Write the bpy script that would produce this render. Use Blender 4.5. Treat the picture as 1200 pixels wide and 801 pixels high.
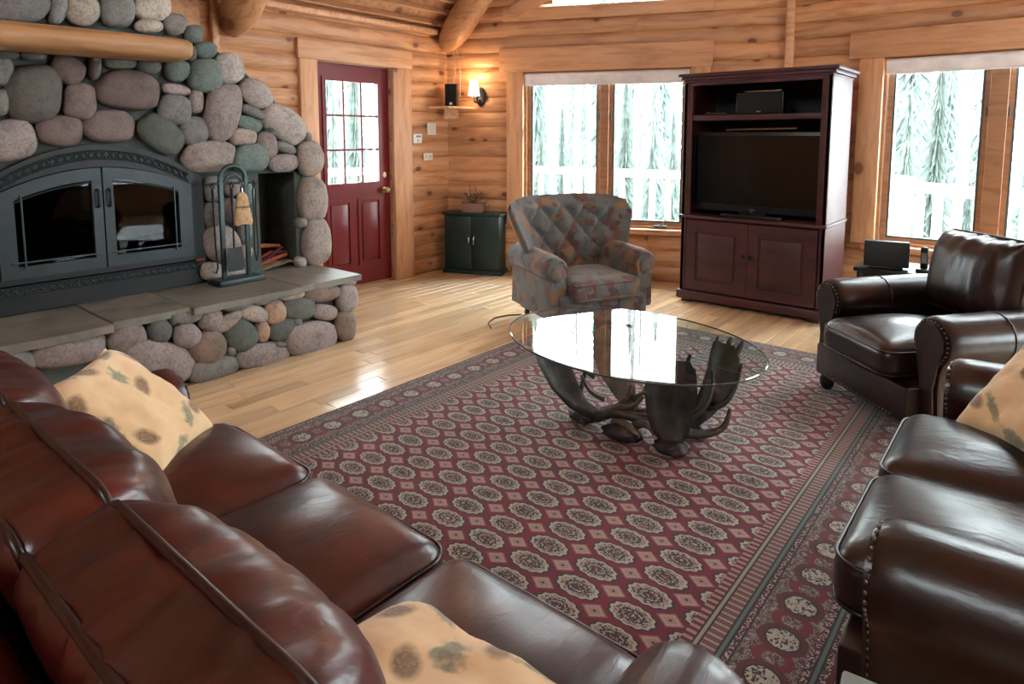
import bpy, bmesh, math, random
from mathutils import Vector, Matrix, noise
random.seed(7)
PI = math.pi
sc = bpy.context.scene
for o in list(bpy.data.objects): bpy.data.objects.remove(o)
COL = sc.collection
# ------------------------------------------------------------ camera
F, PXC, PYC, CAMH = 759.0, 600.0, 240.0, 1.42
PITCH = math.atan(80 / 759.0); YAW = math.radians(39.7)
cd = bpy.data.cameras.new('camera'); cam = bpy.data.objects.new('camera', cd); COL.objects.link(cam)
cd.sensor_width = 36.0; cd.lens = F / 1200 * 36; cd.shift_y = -(400.5 - PYC) / 1200; cd.clip_start = 0.02; cd.clip_end = 300
cam.location = (0, 0, CAMH); cam.rotation_euler = (PI / 2 - PITCH, 0, YAW)
sc.camera = cam
# ------------------------------------------------------------ view, world
vs = sc.view_settings
vs.view_transform = 'Standard'; vs.look = 'None'; vs.gamma = 1.0; vs.use_curve_mapping = False
vs.exposure = 2.05
w = bpy.data.worlds.new('overcast_sky'); sc.world = w; w.use_nodes = True
bg = w.node_tree.nodes['Background']; bg.inputs[0].default_value = (0.86, 0.95, 1.0, 1); bg.inputs[1].default_value = 6.0

# pixel helpers (a pixel gives a direction, the plane it stands on gives the distance)
_f0 = Vector((-math.sin(YAW), math.cos(YAW), 0)); _r = Vector((math.cos(YAW), math.sin(YAW), 0)); _z = Vector((0, 0, 1))
_fw = _f0 * math.cos(PITCH) - _z * math.sin(PITCH); _up = _z * math.cos(PITCH) + _f0 * math.sin(PITCH)
CP = Vector((0, 0, CAMH))
def ray(x, y): return _fw + _r * ((x - PXC) / F) + _up * ((PYC - y) / F)
def onz(x, y, z=0.0):
    d = ray(x, y); return CP + d * ((z - CAMH) / d.z)
def onx(x, y, X):
    d = ray(x, y); return CP + d * (X / d.x)

# ------------------------------------------------------------ node helper
class X:
    """an output socket of a node tree with arithmetic"""
    def __init__(s, t, o): s.t = t; s.o = o
    def _m(s, op, *a):
        n = s.t.nodes.new('ShaderNodeMath'); n.operation = op
        for i, v in enumerate((s,) + a):
            if isinstance(v, X): s.t.links.new(v.o, n.inputs[i])
            else: n.inputs[i].default_value = v
        return X(s.t, n.outputs[0])
    def __add__(s, b): return s._m('ADD', b)
    def __sub__(s, b): return s._m('SUBTRACT', b)
    def __mul__(s, b): return s._m('MULTIPLY', b)
    def __truediv__(s, b): return s._m('DIVIDE', b)
    def frac(s): return s._m('FRACT')
    def abs(s): return s._m('ABSOLUTE')
    def sqrt(s): return s._m('SQRT')
    def lt(s, b): return s._m('LESS_THAN', b)
    def gt(s, b): return s._m('GREATER_THAN', b)
    def min(s, b): return s._m('MINIMUM', b)
    def max(s, b): return s._m('MAXIMUM', b)
    def cos(s): return s._m('COSINE')
    def atan2(s, b): return s._m('ARCTAN2', b)
def srgb(r, g, b):
    f = lambda c: (c / 255 / 12.92) if c / 255 <= 0.04045 else ((c / 255 + 0.055) / 1.055) ** 2.4
    return (f(r), f(g), f(b), 1)
class Mt:
    def __init__(s, name):
        s.m = bpy.data.materials.new(name); s.m.use_nodes = True; s.t = s.m.node_tree
        s.b = s.t.nodes['Principled BSDF']; s.out = s.t.nodes['Material Output']
    def new(s, k): return s.t.nodes.new(k)
    def link(s, a, b): s.t.links.new(a.o if isinstance(a, X) else a, b)
    def set(s, **k):
        for n, v in k.items():
            i = s.b.inputs[n.replace('_', ' ')]
            if isinstance(v, X): s.link(v, i)
            else: i.default_value = v
    def coord(s, kind='Object', rnd=True, scale=(1, 1, 1)):
        tc = s.new('ShaderNodeTexCoord'); mp = s.new('ShaderNodeMapping'); s.link(tc.outputs[kind], mp.inputs[0])
        mp.inputs['Scale'].default_value = scale
        if rnd:
            oi = s.new('ShaderNodeObjectInfo'); cmb = s.new('ShaderNodeCombineXYZ')
            for i, k in enumerate((37.0, 19.0, 53.0)): s.link(X(s.t, oi.outputs['Random']) * k, cmb.inputs[i])
            s.link(cmb.outputs[0], mp.inputs['Location'])
        return X(s.t, mp.outputs[0])
    def sep(s, v):
        n = s.new('ShaderNodeSeparateXYZ'); s.link(v, n.inputs[0]); return [X(s.t, o) for o in n.outputs]
    def noise(s, v, scale, detail=4, rough=.55, dist=0, col=False):
        n = s.new('ShaderNodeTexNoise'); n.inputs['Scale'].default_value = scale; n.inputs['Detail'].default_value = detail
        n.inputs['Roughness'].default_value = rough; n.inputs['Distortion'].default_value = dist; s.link(v, n.inputs['Vector'])
        return X(s.t, n.outputs[1 if col else 0])
    def voro(s, v, scale, feature='F1', metric='EUCLIDEAN', out=0, rnd=1.0):
        n = s.new('ShaderNodeTexVoronoi'); n.feature = feature; n.distance = metric; n.inputs['Scale'].default_value = scale
        n.inputs['Randomness'].default_value = rnd; s.link(v, n.inputs['Vector']); return X(s.t, n.outputs[out])
    def ramp(s, f, stops, const=False):
        n = s.new('ShaderNodeValToRGB'); s.link(f, n.inputs[0]); e = n.color_ramp.elements
        if const: n.color_ramp.interpolation = 'CONSTANT'
        while len(e) < len(stops): e.new(0.5)
        for i, (p, c) in enumerate(stops): e[i].position = p; e[i].color = c
        return X(s.t, n.outputs[0])
    def mix(s, f, a, b, mode='MIX'):
        n = s.new('ShaderNodeMix'); n.data_type = 'RGBA'; n.blend_type = mode
        for v, i in ((f, 0), (a, 6), (b, 7)):
            if isinstance(v, X): s.link(v, n.inputs[i])
            else: n.inputs[i].default_value = v
        return X(s.t, n.outputs[2])
    def bump(s, h, strength=.3, dist=.01):
        n = s.new('ShaderNodeBump'); n.inputs['Strength'].default_value = strength; n.inputs['Distance'].default_value = dist
        s.link(h, n.inputs['Height']); s.link(n.outputs[0], s.b.inputs['Normal'])
    def rand(s):
        return X(s.t, s.new('ShaderNodeObjectInfo').outputs['Random'])
    def ocol(s):
        return X(s.t, s.new('ShaderNodeObjectInfo').outputs['Color'])
    def vary(s, c, lo, hi):
        n = s.new('ShaderNodeHueSaturation'); s.link(c, n.inputs['Color']); s.link(s.rand() * (hi - lo) + lo, n.inputs['Value']); return X(s.t, n.outputs[0])
def plain(name, col, rough=.5, metal=0.0, bump=0, bscale=60, vary=0.12, nscale=8, **k):
    m = Mt(name); v = m.coord(); n = m.noise(v, nscale)
    d = tuple(c * (1 - vary) for c in col[:3]) + (1,); l = tuple(min(1, c * (1 + vary)) for c in col[:3]) + (1,)
    m.set(Base_Color=m.ramp(n, [(.3, d), (.7, l)]), Roughness=rough, Metallic=metal, **k)
    if bump: m.bump(m.noise(v, bscale), bump, .004)
    return m.m
def wood(name, light, dark, knot=None, rough=.5, g=1.0, vlo=.82, vhi=1.12, kscale=2.2, coat=0.0, bump=.15):
    m = Mt(name); v = m.coord(scale=(1.0, 9.0, 9.0)); n = m.noise(v, 2.2 * g, 6, .6, .6)
    c = m.ramp(n, [(.28, dark), (.52, light), (.75, tuple(min(1, a * 1.1) for a in light[:3]) + (1,))])
    fine = m.noise(m.coord(scale=(2, 60, 60)), 4 * g, 3)
    c = m.mix(fine * .35, c, dark)
    if knot:
        kv = m.coord(scale=(1.0, 1.5, 1.5)); d = m.voro(kv, kscale); wob = m.noise(kv, 14)
        d = d + wob * .05
        f = m.ramp(d, [(.135, (1, 1, 1, 1)), (.175, (0, 0, 0, 1))])
        c = m.mix(f, c, knot)
        f2 = m.ramp(d, [(.14, (1, 1, 1, 1)), (.34, (0, 0, 0, 1))]); n2 = m.new('ShaderNodeRGBToBW'); m.link(f2, n2.inputs[0])
        c = m.mix(X(m.t, n2.outputs[0]) * .45, c, dark)
    c = m.vary(c, vlo, vhi)
    m.set(Base_Color=c, Roughness=rough, Coat_Weight=coat, Coat_Roughness=.15)
    m.bump(fine, bump, .003)
    return m.m
# ------------------------------------------------------------ object helpers
def link(name, me, mat=None, parent=None, loc=None, rot=None, smooth=None, color=None):
    o = bpy.data.objects.new(name, me); COL.objects.link(o)
    if mat is not None and not me.materials: me.materials.append(mat)
    if parent is not None: o.parent = parent
    if loc is not None: o.location = loc
    if rot is not None: o.rotation_euler = rot
    if smooth is not None:
        me.polygons.foreach_set('use_smooth', [True] * len(me.polygons))
        if smooth < 180: me.set_sharp_from_angle(angle=math.radians(smooth))
    if color: o.color = color
    return o
def fin(name, bm, mat=None, parent=None, loc=None, rot=None, smooth=None, color=None):
    bmesh.ops.recalc_face_normals(bm, faces=bm.faces[:])
    me = bpy.data.meshes.new(name); bm.to_mesh(me); bm.free()
    return link(name, me, mat, parent, loc, rot, smooth, color)
def tag(o, label, cat=None, group=None, kind=None):
    if label: o['label'] = label
    if cat: o['category'] = cat
    if group: o['group'] = group
    if kind: o['kind'] = kind
    return o
def root(name, label, cat, loc=(0, 0, 0), rz=0.0, group=None):
    o = bpy.data.objects.new(name, None); COL.objects.link(o); o.location = loc; o.rotation_euler = (0, 0, rz); o.empty_display_size = .1
    return tag(o, label, cat, group)
def struct(o, label=None):
    o['kind'] = 'structure'
    if label: o['label'] = label
    return o
def nb(): return bmesh.new()
def box(bm, c, s, bev=0.0, seg=2, rot=None):
    r = bmesh.ops.create_cube(bm, size=1.0); vv = r['verts']
    bmesh.ops.scale(bm, vec=s, verts=vv)
    if bev:
        ee = list({e for v in vv for e in v.link_edges})
        b = bmesh.ops.bevel(bm, geom=ee, offset=bev, segments=seg, profile=.5, affect='EDGES'); vv = list({v for f in b['faces'] for v in f.verts} | {v for v in vv if v.is_valid})
    if rot: bmesh.ops.rotate(bm, cent=(0, 0, 0), matrix=rot, verts=vv)
    bmesh.ops.translate(bm, vec=c, verts=vv)
    return bm
def boxo(name, c, s, mat, parent=None, bev=0.0, seg=2, rot=None):
    """box as its own object with its origin at the centre"""
    bm = nb(); box(bm, (0, 0, 0), s, bev, seg); return fin(name, bm, mat, parent, c, rot, smooth=35 if bev else None)
def cyl(bm, p0, p1, r0, r1=None, n=12, cap=True):
    r1 = r0 if r1 is None else r1
    return tube(bm, [p0, p1], [r0, r1], n, cap)
def tube(bm, pts, rad, n=8, cap=True, closed=False, flat=1.0):
    pts = [Vector(p) for p in pts]; m = len(pts)
    rad = rad if isinstance(rad, (list, tuple)) else [rad] * m
    rings = []; prev = None
    for i, p in enumerate(pts):
        if closed: t = pts[(i + 1) % m] - pts[i - 1]
        else: t = pts[min(i + 1, m - 1)] - pts[max(i - 1, 0)]
        t.normalize()
        if prev is None:
            a = Vector((0, 0, 1)) if abs(t.z) < .9 else Vector((1, 0, 0)); u = t.cross(a).normalized()
        else: u = (prev - t * prev.dot(t)).normalized()
        prev = u; v = t.cross(u)
        rings.append([bm.verts.new(p + (u * math.cos(2 * PI * k / n) + v * math.sin(2 * PI * k / n) * flat) * rad[i]) for k in range(n)])
    for i in range(m if closed else m - 1):
        a, b = rings[i], rings[(i + 1) % m]
        for k in range(n): bm.faces.new((a[k], a[(k + 1) % n], b[(k + 1) % n], b[k]))
    if cap and not closed: bm.faces.new(rings[0][::-1]); bm.faces.new(rings[-1])
    return bm
def lathe(bm, prof, n=20, c=(0, 0, 0)):
    rings = [[bm.verts.new((c[0] + r * math.cos(2 * PI * k / n), c[1] + r * math.sin(2 * PI * k / n), c[2] + z)) for k in range(n)] for r, z in prof]
    for a, b in zip(rings, rings[1:]):
        for k in range(n): bm.faces.new((a[k], a[(k + 1) % n], b[(k + 1) % n], b[k]))
    bm.faces.new(rings[0][::-1]); bm.faces.new(rings[-1]); return bm
def prism(bm, poly, ax, a0, a1):
    """extrude a 2-D polygon along axis ax (0: poly is (y,z); 1: (x,z); 2: (x,y))"""
    def P(p, a): return {0: (a, p[0], p[1]), 1: (p[0], a, p[1]), 2: (p[0], p[1], a)}[ax]
    A = [bm.verts.new(P(p, a0)) for p in poly]; B = [bm.verts.new(P(p, a1)) for p in poly]; n = len(poly)
    bm.faces.new(A[::-1]); bm.faces.new(B)
    for i in range(n): bm.faces.new((A[i], A[(i + 1) % n], B[(i + 1) % n], B[i]))
    return bm
def ringprism(bm, outer, inner, ax, a0, a1):
    """frame: outer and inner outlines with equal point counts"""
    def P(p, a): return {0: (a, p[0], p[1]), 1: (p[0], a, p[1]), 2: (p[0], p[1], a)}[ax]
    n = len(outer); V = [[bm.verts.new(P(p, a)) for p in L] for L in (outer, inner) for a in (a0, a1)]
    oa, ob, ia, ib = V
    for i in range(n):
        j = (i + 1) % n
        bm.faces.new((oa[i], oa[j], ob[j], ob[i])); bm.faces.new((ia[i], ib[i], ib[j], ia[j]))
        bm.faces.new((oa[i], ia[i], ia[j], oa[j])); bm.faces.new((ob[i], ob[j], ib[j], ib[i]))
    return bm
def rbox_bm(h, r, n=14, crown=0.0, fold=0.0, seed=0, crown_ax=2, bulge=0.0):
    """upholstered cushion: rounded box of half sizes h with crowned top and soft folds"""
    bm = nb(); hx, hy, hz = h; cache = {}
    ts = [math.sin((i / n - .5) * PI) for i in range(n + 1)]
    ts = [.55 * t + .45 * (2 * i / n - 1) for i, t in enumerate(ts)]
    def vert(p):
        k = tuple(round(c, 5) for c in p)
        if k in cache: return cache[k]
        q = Vector((p[0] * hx, p[1] * hy, p[2] * hz))
        inn = Vector([max(-(a - r), min(a - r, b)) for a, b in zip(h, q)])
        d = q - inn; d = d.normalized() * r if d.length > 1e-9 else d
        v = inn + d
        x, y, z = v.x / hx, v.y / hy, v.z / hz
        if crown: v.z += crown * (1 - x * x) * (1 - y * y) * z
        if bulge: v.y += bulge * (1 - x ** 4) * (1 - z ** 4) * max(0, y)
        if fold:
            nz = noise.noise(Vector((v.x * 16 + seed, v.y * 5, v.z * 4))) + .6 * noise.noise(Vector((v.x * 34 + seed, v.y * 9, v.z * 7 + seed)))
            e = max(abs(z), abs(x) * .8) ** 2
            v += v.normalized() * nz * fold * (.25 + e)
        cache[k] = bm.verts.new(v); return cache[k]
    for ax in range(3):
        for sg in (-1, 1):
            for i in range(n):
                for j in range(n):
                    def P(a, b):
                        p = [0, 0, 0]; p[ax] = sg; p[(ax + 1) % 3] = ts[a]; p[(ax + 2) % 3] = ts[b]; return p
                    try: bm.faces.new([vert(P(i, j)), vert(P(i + 1, j)), vert(P(i + 1, j + 1)), vert(P(i, j + 1))])
                    except ValueError: pass
    return bm
def rrect(hx, hy, r, z, n=5, zf=None):
    pts = []
    for cx, cy, a0 in ((hx - r, hy - r, 0), (-(hx - r), hy - r, 90), (-(hx - r), -(hy - r), 180), (hx - r, -(hy - r), 270)):
        for k in range(n + 1):
            a = math.radians(a0 + 90 * k / n); pts.append((cx + r * math.cos(a), cy + r * math.sin(a), z))
    out = []
    for i, p in enumerate(pts):
        q = pts[(i + 1) % len(pts)]; out.append(p)
        if math.dist(p, q) > .12:
            for t in (.25, .5, .75): out.append(tuple(a + (b - a) * t for a, b in zip(p, q)))
    return out
def sphere(bm, c, r, sub=1, s=(1, 1, 1)):
    v = bmesh.ops.create_icosphere(bm, subdivisions=sub, radius=r)['verts']
    bmesh.ops.scale(bm, vec=s, verts=v); bmesh.ops.translate(bm, vec=c, verts=v); return bm
def copy_tree(o, parent=None, label=None):
    c = o.copy(); COL.objects.link(c)
    if parent is not None: c.parent = parent
    if label: c['label'] = label
    for ch in list(o.children): copy_tree(ch, c)
    return c
# ------------------------------------------------------------ materials
PINE = wood('pine_log', srgb(216, 164, 120), srgb(164, 108, 72), knot=srgb(70, 38, 26), rough=.42, kscale=3.4)
PINE_TRIM = wood('pine_trim', srgb(218, 168, 126), srgb(182, 128, 90), knot=srgb(80, 44, 30), rough=.45, kscale=2.2, vlo=.95, vhi=1.08)
CEIL = wood('pine_ceiling', srgb(212, 160, 116), srgb(168, 112, 76), knot=srgb(90, 50, 32), rough=.5)
BEAMW = wood('log_beam', srgb(204, 152, 108), srgb(158, 106, 68), knot=srgb(96, 58, 34), rough=.45, kscale=1.6)
MANT = wood('mantel_wood', srgb(182, 138, 96), srgb(126, 84, 52), rough=.45, g=.8, bump=.3)
FLOORW = wood('maple_floor', srgb(236, 206, 166), srgb(206, 168, 126), rough=.20, g=.7, vlo=.74, vhi=1.08, coat=.35, bump=.04)
CHERRY = wood('cherry', srgb(74, 30, 32), srgb(44, 16, 19), rough=.5, g=.7, vlo=.95, vhi=1.05, coat=.0, bump=.04)
DOORRED = plain('door_paint', srgb(112, 18, 24), .35, vary=.08)
SASH = wood('sash_wood', srgb(178, 132, 94), srgb(140, 96, 64), rough=.45, vlo=.95, vhi=1.05)
GASKET = plain('gasket', srgb(84, 94, 94), .5)
BLIND = plain('blind_cloth', srgb(240, 240, 244), .7, bump=.05)
WHITEP = plain('white_plastic', srgb(228, 226, 220), .5, vary=.03)
PAPER = plain('paper', srgb(226, 220, 204), .8, vary=.04)
BLACKP = plain('black_plastic', srgb(14, 15, 16), .38)
BLACKM = plain('black_metal', srgb(24, 27, 29), .42, .3)
IRON = plain('insert_iron', srgb(46, 54, 58), .45, .35, bump=.08)
IRON2 = plain('insert_black', srgb(22, 27, 30), .5, .2)
SOOT = plain('soot', srgb(18, 17, 16), .9)
GREENM = plain('verdigris_metal', srgb(60, 76, 78), .45, .5, bump=.1)
CHROME = plain('chrome', srgb(190, 190, 190), .2, 1.0)
BRASS = plain('antique_brass', srgb(176, 160, 120), .28, .9)
GREENC = plain('dark_cabinet_paint', srgb(16, 42, 42), .4)
MORTAR = plain('mortar', srgb(80, 86, 84), .95, bump=.6, bscale=70, vary=.2)
STRAW = wood('straw', srgb(206, 176, 134), srgb(156, 120, 82), rough=.85, g=3, bump=.6)
CORD = plain('cord', srgb(36, 34, 34), .5)
WIRE = plain('pale_wire', srgb(196, 180, 160), .5)
SNOW = plain('snow', srgb(240, 243, 248), .9, vary=.03)
DECKW = wood('railing_log', srgb(214, 190, 156), srgb(176, 148, 116), rough=.7)
def mat_stone():
    m = Mt('river_stone'); v = m.coord(); n = m.noise(v, 11, 8, .72); sp = m.noise(v, 60, 4, .75)
    c = m.ramp(n, [(.3, (.48, .48, .48, 1)), (.5, (.85, .85, .85, 1)), (.72, (1, 1, 1, 1))])
    c = m.mix(1.0, m.ocol(), c, 'MULTIPLY'); c = m.mix(m.ramp(sp, [(.36, (.5, .5, .5, 1)), (.52, (0, 0, 0, 1))]), c, (.06, .06, .06, 1))
    m.set(Base_Color=c, Roughness=.82); m.bump(n * .7 + sp * .3, .45, .012); return m.m
STONE = mat_stone()
def mat_slab():
    m = Mt('hearth_slate'); v = m.coord(); n = m.noise(v, 5, 6, .6)
    m.set(Base_Color=m.ramp(n, [(.3, srgb(92, 94, 86)), (.55, srgb(128, 124, 114)), (.75, srgb(112, 118, 112))]), Roughness=.45); m.bump(n, .35, .01); return m.m
SLATE = mat_slab()
def mat_leather(name, cols):
    m = Mt(name); v = m.coord(); n = m.noise(v, 5, 5, .6); f = m.noise(v, 160, 2)
    wr = m.noise(m.coord(scale=(3.2, 1, 1)), 9, 3, .5, 1.2)
    m.set(Base_Color=m.ramp(n, [(.3, srgb(*cols[0])), (.55, srgb(*cols[1])), (.75, srgb(*cols[2]))]),
          Roughness=m.noise(v, 12, 3) * .16 + .26, Coat_Weight=.2, Coat_Roughness=.24)
    m.b.inputs['Specular IOR Level'].default_value = .5
    m.bump(f * .12 + wr * .88, .16, .012); return m.m
LEATHER = mat_leather('burgundy_leather', ((34, 7, 7), (64, 14, 11), (90, 24, 16))); DARKLEATHER = mat_leather('dark_brown_leather', ((20, 9, 10), (34, 14, 13), (54, 22, 17)))
WELT = plain('leather_welt', srgb(38, 15, 14), .32)
def mat_tapestry():
    m = Mt('tapestry'); v = m.coord(rnd=False); nv = m.noise(v, 7, 2, col=True)
    mx = m.new('ShaderNodeMix'); mx.data_type = 'VECTOR'; m.link(v, mx.inputs[4]); m.link(nv, mx.inputs[5]); mx.inputs[0].default_value = .05
    vv = X(m.t, mx.outputs[1])
    a = m.voro(vv, 17, metric='CHEBYCHEV', out=1); r, g, b = m.sep(a)
    c = m.ramp(r, [(0, srgb(104, 108, 110)), (.24, srgb(112, 76, 70)), (.36, srgb(92, 96, 94)), (.56, srgb(126, 108, 88)), (.64, srgb(84, 58, 56)), (.78, srgb(106, 108, 104)), (.92, srgb(140, 104, 72))], True)
    d = m.voro(vv, 34, metric='MANHATTAN'); ring = d.lt(.16)
    c = m.mix(ring * .6, c, m.ramp(g, [(0, srgb(150, 128, 96)), (.4, srgb(96, 48, 46)), (.7, srgb(72, 80, 84))], True))
    c = m.mix(m.noise(v, 40, 3) * .3, c, srgb(84, 78, 76))
    m.set(Base_Color=c, Roughness=.85, Sheen_Weight=.3); m.bump(m.noise(v, 220, 2), .25, .003); return m.m
TAPES = mat_tapestry()
def mat_pillow():
    m = Mt('pinecone_fabric'); v = m.coord(rnd=True); vl = m.coord(rnd=False); x, y, z = m.sep(vl)
    base = m.ramp(m.noise(v, 9, 3), [(.3, srgb(212, 176, 132)), (.7, srgb(226, 196, 154))])
    c = base; wob = m.noise(vl, 38, 3) - .5
    for cx, cy, a, rx, ry, kind in [(-.05, .03, .7, .03, .048, 0), (.12, -.09, -.5, .030, .042, 0), (-.15, -.12, 1.2, .03, .046, 0), (.03, .17, .2, .028, .04, 0), (.17, .10, .9, .03, .044, 0), (-.17, .13, -.4, .03, .044, 0),
                               (-.02, .10, .3, .034, .052, 1), (.17, -.03, .2, .02, .075, 1), (-.08, -.12, .9, .022, .06, 1), (-.11, .19, 1.2, .02, .05, 1), (.10, .20, -.9, .02, .055, 1), (.04, -.18, 1.3, .02, .06, 1), (-.20, .02, .1, .018, .05, 1)]:
        dx = x - cx; dy = y - cy; ca, sa = math.cos(a), math.sin(a)
        u = (dx * ca + dy * sa) / rx; w_ = (dy * ca - dx * sa) / ry
        d = (u * u + w_ * w_).sqrt() + wob * (1.6 if kind else .35)
        if kind == 0: col = m.ramp(m.voro(vl, 130), [(.2, srgb(140, 100, 62)), (.6, srgb(78, 52, 38))])
        else: col = m.ramp(m.noise(vl, 90, 3), [(.35, srgb(74, 92, 78)), (.65, srgb(124, 128, 100))])
        sf = m.ramp(d, [(.55, (1, 1, 1, 1)), (1.05, (0, 0, 0, 1))]); bw = m.new('ShaderNodeRGBToBW'); m.link(sf, bw.inputs[0]); c = m.mix(X(m.t, bw.outputs[0]) * .8, c, col)
    m.set(Base_Color=c, Roughness=.9, Sheen_Weight=.35); m.bump(m.noise(v, 25, 4), .25, .006); return m.m
PILLOW = mat_pillow()
def mat_antler(name, c3):
    m = Mt(name); v = m.coord(); n = m.noise(v, 14, 5, .6)
    m.set(Base_Color=m.ramp(n, [(.3, srgb(*c3[0])), (.6, srgb(*c3[1])), (.8, srgb(*c3[2]))]), Roughness=.5); m.bump(n, .5, .008); return m.m
ANTLER = mat_antler('antler', ((24, 20, 19), (58, 47, 41), (112, 98, 86))); PALEANTLER = mat_antler('pale_antler', ((58, 46, 40), (104, 86, 74), (160, 144, 128)))
def mat_glass(name, tint=(.97, .99, .98, 1), ior=1.5, rough=0.0):
    m = Mt(name); t = m.new('ShaderNodeBsdfTransparent'); t.inputs[0].default_value = tint
    g = m.new('ShaderNodeBsdfGlossy'); g.inputs['Roughness'].default_value = rough; g.inputs[0].default_value = (1, 1, 1, 1)
    f = m.new('ShaderNodeFresnel'); f.inputs[0].default_value = ior; mx = m.new('ShaderNodeMixShader')
    ge = m.new('ShaderNodeNewGeometry'); fr = X(m.t, f.outputs[0]) * (X(m.t, ge.outputs['Backfacing']) * -1.0 + 1.0); m.link(fr, mx.inputs[0]); m.link(t.outputs[0], mx.inputs[1]); m.link(g.outputs[0], mx.inputs[2]); m.link(mx.outputs[0], m.out.inputs[0]); return m.m
WGLASS = mat_glass('window_glass'); TGLASS = mat_glass('table_glass', (.90, .955, .935, 1), 2.0); SGLASS = mat_glass('smoked_glass', (.30, .31, .31, 1), 1.25)
SCREEN = plain('tv_screen', srgb(4, 8, 8), .12, vary=0.02)
def mat_rug():
    m = Mt('bokhara_rug'); v = m.coord(rnd=False); x, y, z = m.sep(v)     # object coords equal world coords, rug built in place
    wob = m.noise(v, 120, 2) - .5; fz = m.noise(v, 300, 2)
    red = m.ramp(m.noise(v, 6, 4), [(.3, srgb(94, 12, 38)), (.7, srgb(122, 22, 52))])
    cream, navy, rose, tan, teal = srgb(174, 167, 152), srgb(44, 38, 46), srgb(140, 62, 76), srgb(154, 128, 120), srgb(88, 108, 100)
    # gul centres at x=-.863+.193i, y=1.814+.109j
    gu = ((x + .863) / .193 + 100.5).frac() - .5; gv = ((y - 1.814) / .109 + 100.5).frac() - .5
    a = gu * .193; b = gv * .109
    ang = (b / .043).atan2(a / .072)
    d = ((a / .072) * (a / .072) + (b / .043) * (b / .043)).sqrt() - (ang * 12.0).cos() * .045
    mot = m.noise(v, 130, 2)
    inner = m.ramp(mot, [(.42, navy), (.5, rose), (.58, cream)], True)
    mid = m.ramp(mot, [(.38, navy), (.46, cream), (.56, srgb(120, 110, 106)), (.64, rose)], True)
    g = m.mix(d.lt(.34), mid, inner); g = m.mix(d.gt(.84), g, cream); g = m.mix((d - .52).abs().lt(.06), g, navy); g = m.mix((d - .24).abs().lt(.05), g, navy)
    fld = m.mix(d.lt(1.0), red, g); fld = m.mix((d - 1.05).abs().lt(.06), fld, navy)
    ha = ((x + .863) / .193 + 100.0).frac() - .5; hb = ((y - 1.814) / .109 + 100.0).frac() - .5
    q = (ha * .193 / .046).abs() + (hb * .109 / .033).abs() + wob * .15
    dia = m.ramp(q, [(0, navy), (.16, tan), (.55, srgb(168, 144, 132)), (.82, srgb(138, 94, 94))], True)
    fld = m.mix(q.lt(1.0), fld, dia)
    # borders
    XL, XR, YN, YF = RUGB
    ex = (x - XL).min((x - XR) * -1.0); ey = (y - YN).min((y - YF) * -1.0); e = ex.min(ey)
    isx = ex.lt(ey); s = y * isx + x * (isx * -1.0 + 1.0)
    st = (s / .026).frac(); zig = ((st - .5).abs() * 2.0)
    tiny = m.ramp(m.noise(v, 150, 1), [(.42, navy), (.5, rose), (.57, cream)], True)
    stripe = lambda e0, e1: (e - e0).gt(0.0) * (e - e1).lt(0.0)
    ee = e + (m.noise(v, 30, 2) - .5) * .004
    t = m.ramp(m.noise(v, 70, 2), [(.38, srgb(84, 44, 50)), (.45, srgb(132, 120, 110)), (.53, srgb(66, 58, 60)), (.60, srgb(156, 142, 130))], True)
    brd = t
    sm = ((s / .17).frac() - .5) * .17; em = e - .145
    do = ((sm / .048) * (sm / .048) + (em / .052) * (em / .052)).sqrt() + wob * .12
    s2 = ((s / .17 + .5).frac() - .5) * .17; q2 = ((s2 / .05) * (s2 / .05) + (em / .062) * (em / .062)).sqrt() + wob * .2
    brd = m.mix((q2 - .7).abs().lt(.22), brd, srgb(112, 36, 46))
    brd = m.mix(do.lt(1.3), brd, srgb(88, 38, 46)); brd = m.mix(do.lt(.95), brd, navy)
    brd = m.mix(do.lt(.84), brd, m.ramp(mot, [(.36, navy), (.46, cream)], True))
    for e0, e1, c in ((0, .012, srgb(96, 18, 32)), (.012, .03, tiny), (.03, .036, navy), (.036, .046, teal), (.046, .052, navy), (.052, .072, tiny),
                      (.232, .238, navy), (.238, .252, tiny), (.252, .260, navy), (.260, .270, teal), (.270, .276, navy), (.320, .326, navy), (.326, .336, srgb(150, 146, 126)), (.336, .342, navy)):
        brd = m.mix(stripe(e0, e1), brd, c)
    br2 = m.mix(zig.lt(.55), srgb(132, 66, 70), srgb(150, 138, 124)); br2 = m.mix((zig - .55).abs().lt(.12), br2, navy)
    brd = m.mix(stripe(.276, .320), brd, br2); brd = m.mix(stripe(.342, .372), brd, m.mix(zig.lt(.5), srgb(96, 28, 40), srgb(158, 128, 118)))
    c = m.mix(e.lt(.372), fld, brd)
    c = m.mix(fz * .3, c, srgb(40, 24, 30))
    m.set(Base_Color=c, Roughness=.95, Sheen_Weight=.15); m.bump(fz, .3, .003); return m.m
RUGB = (-2.774, -.345, .62, 4.42)
RUG = mat_rug()
def mat_emit(name, col, s):
    m = Mt(name); m.set(Base_Color=(.9, .85, .75, 1), Emission_Color=col, Emission_Strength=s); return m.m
SHADE = mat_emit('lit_shade', (1.0, .76, .5, 1), .9)

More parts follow.
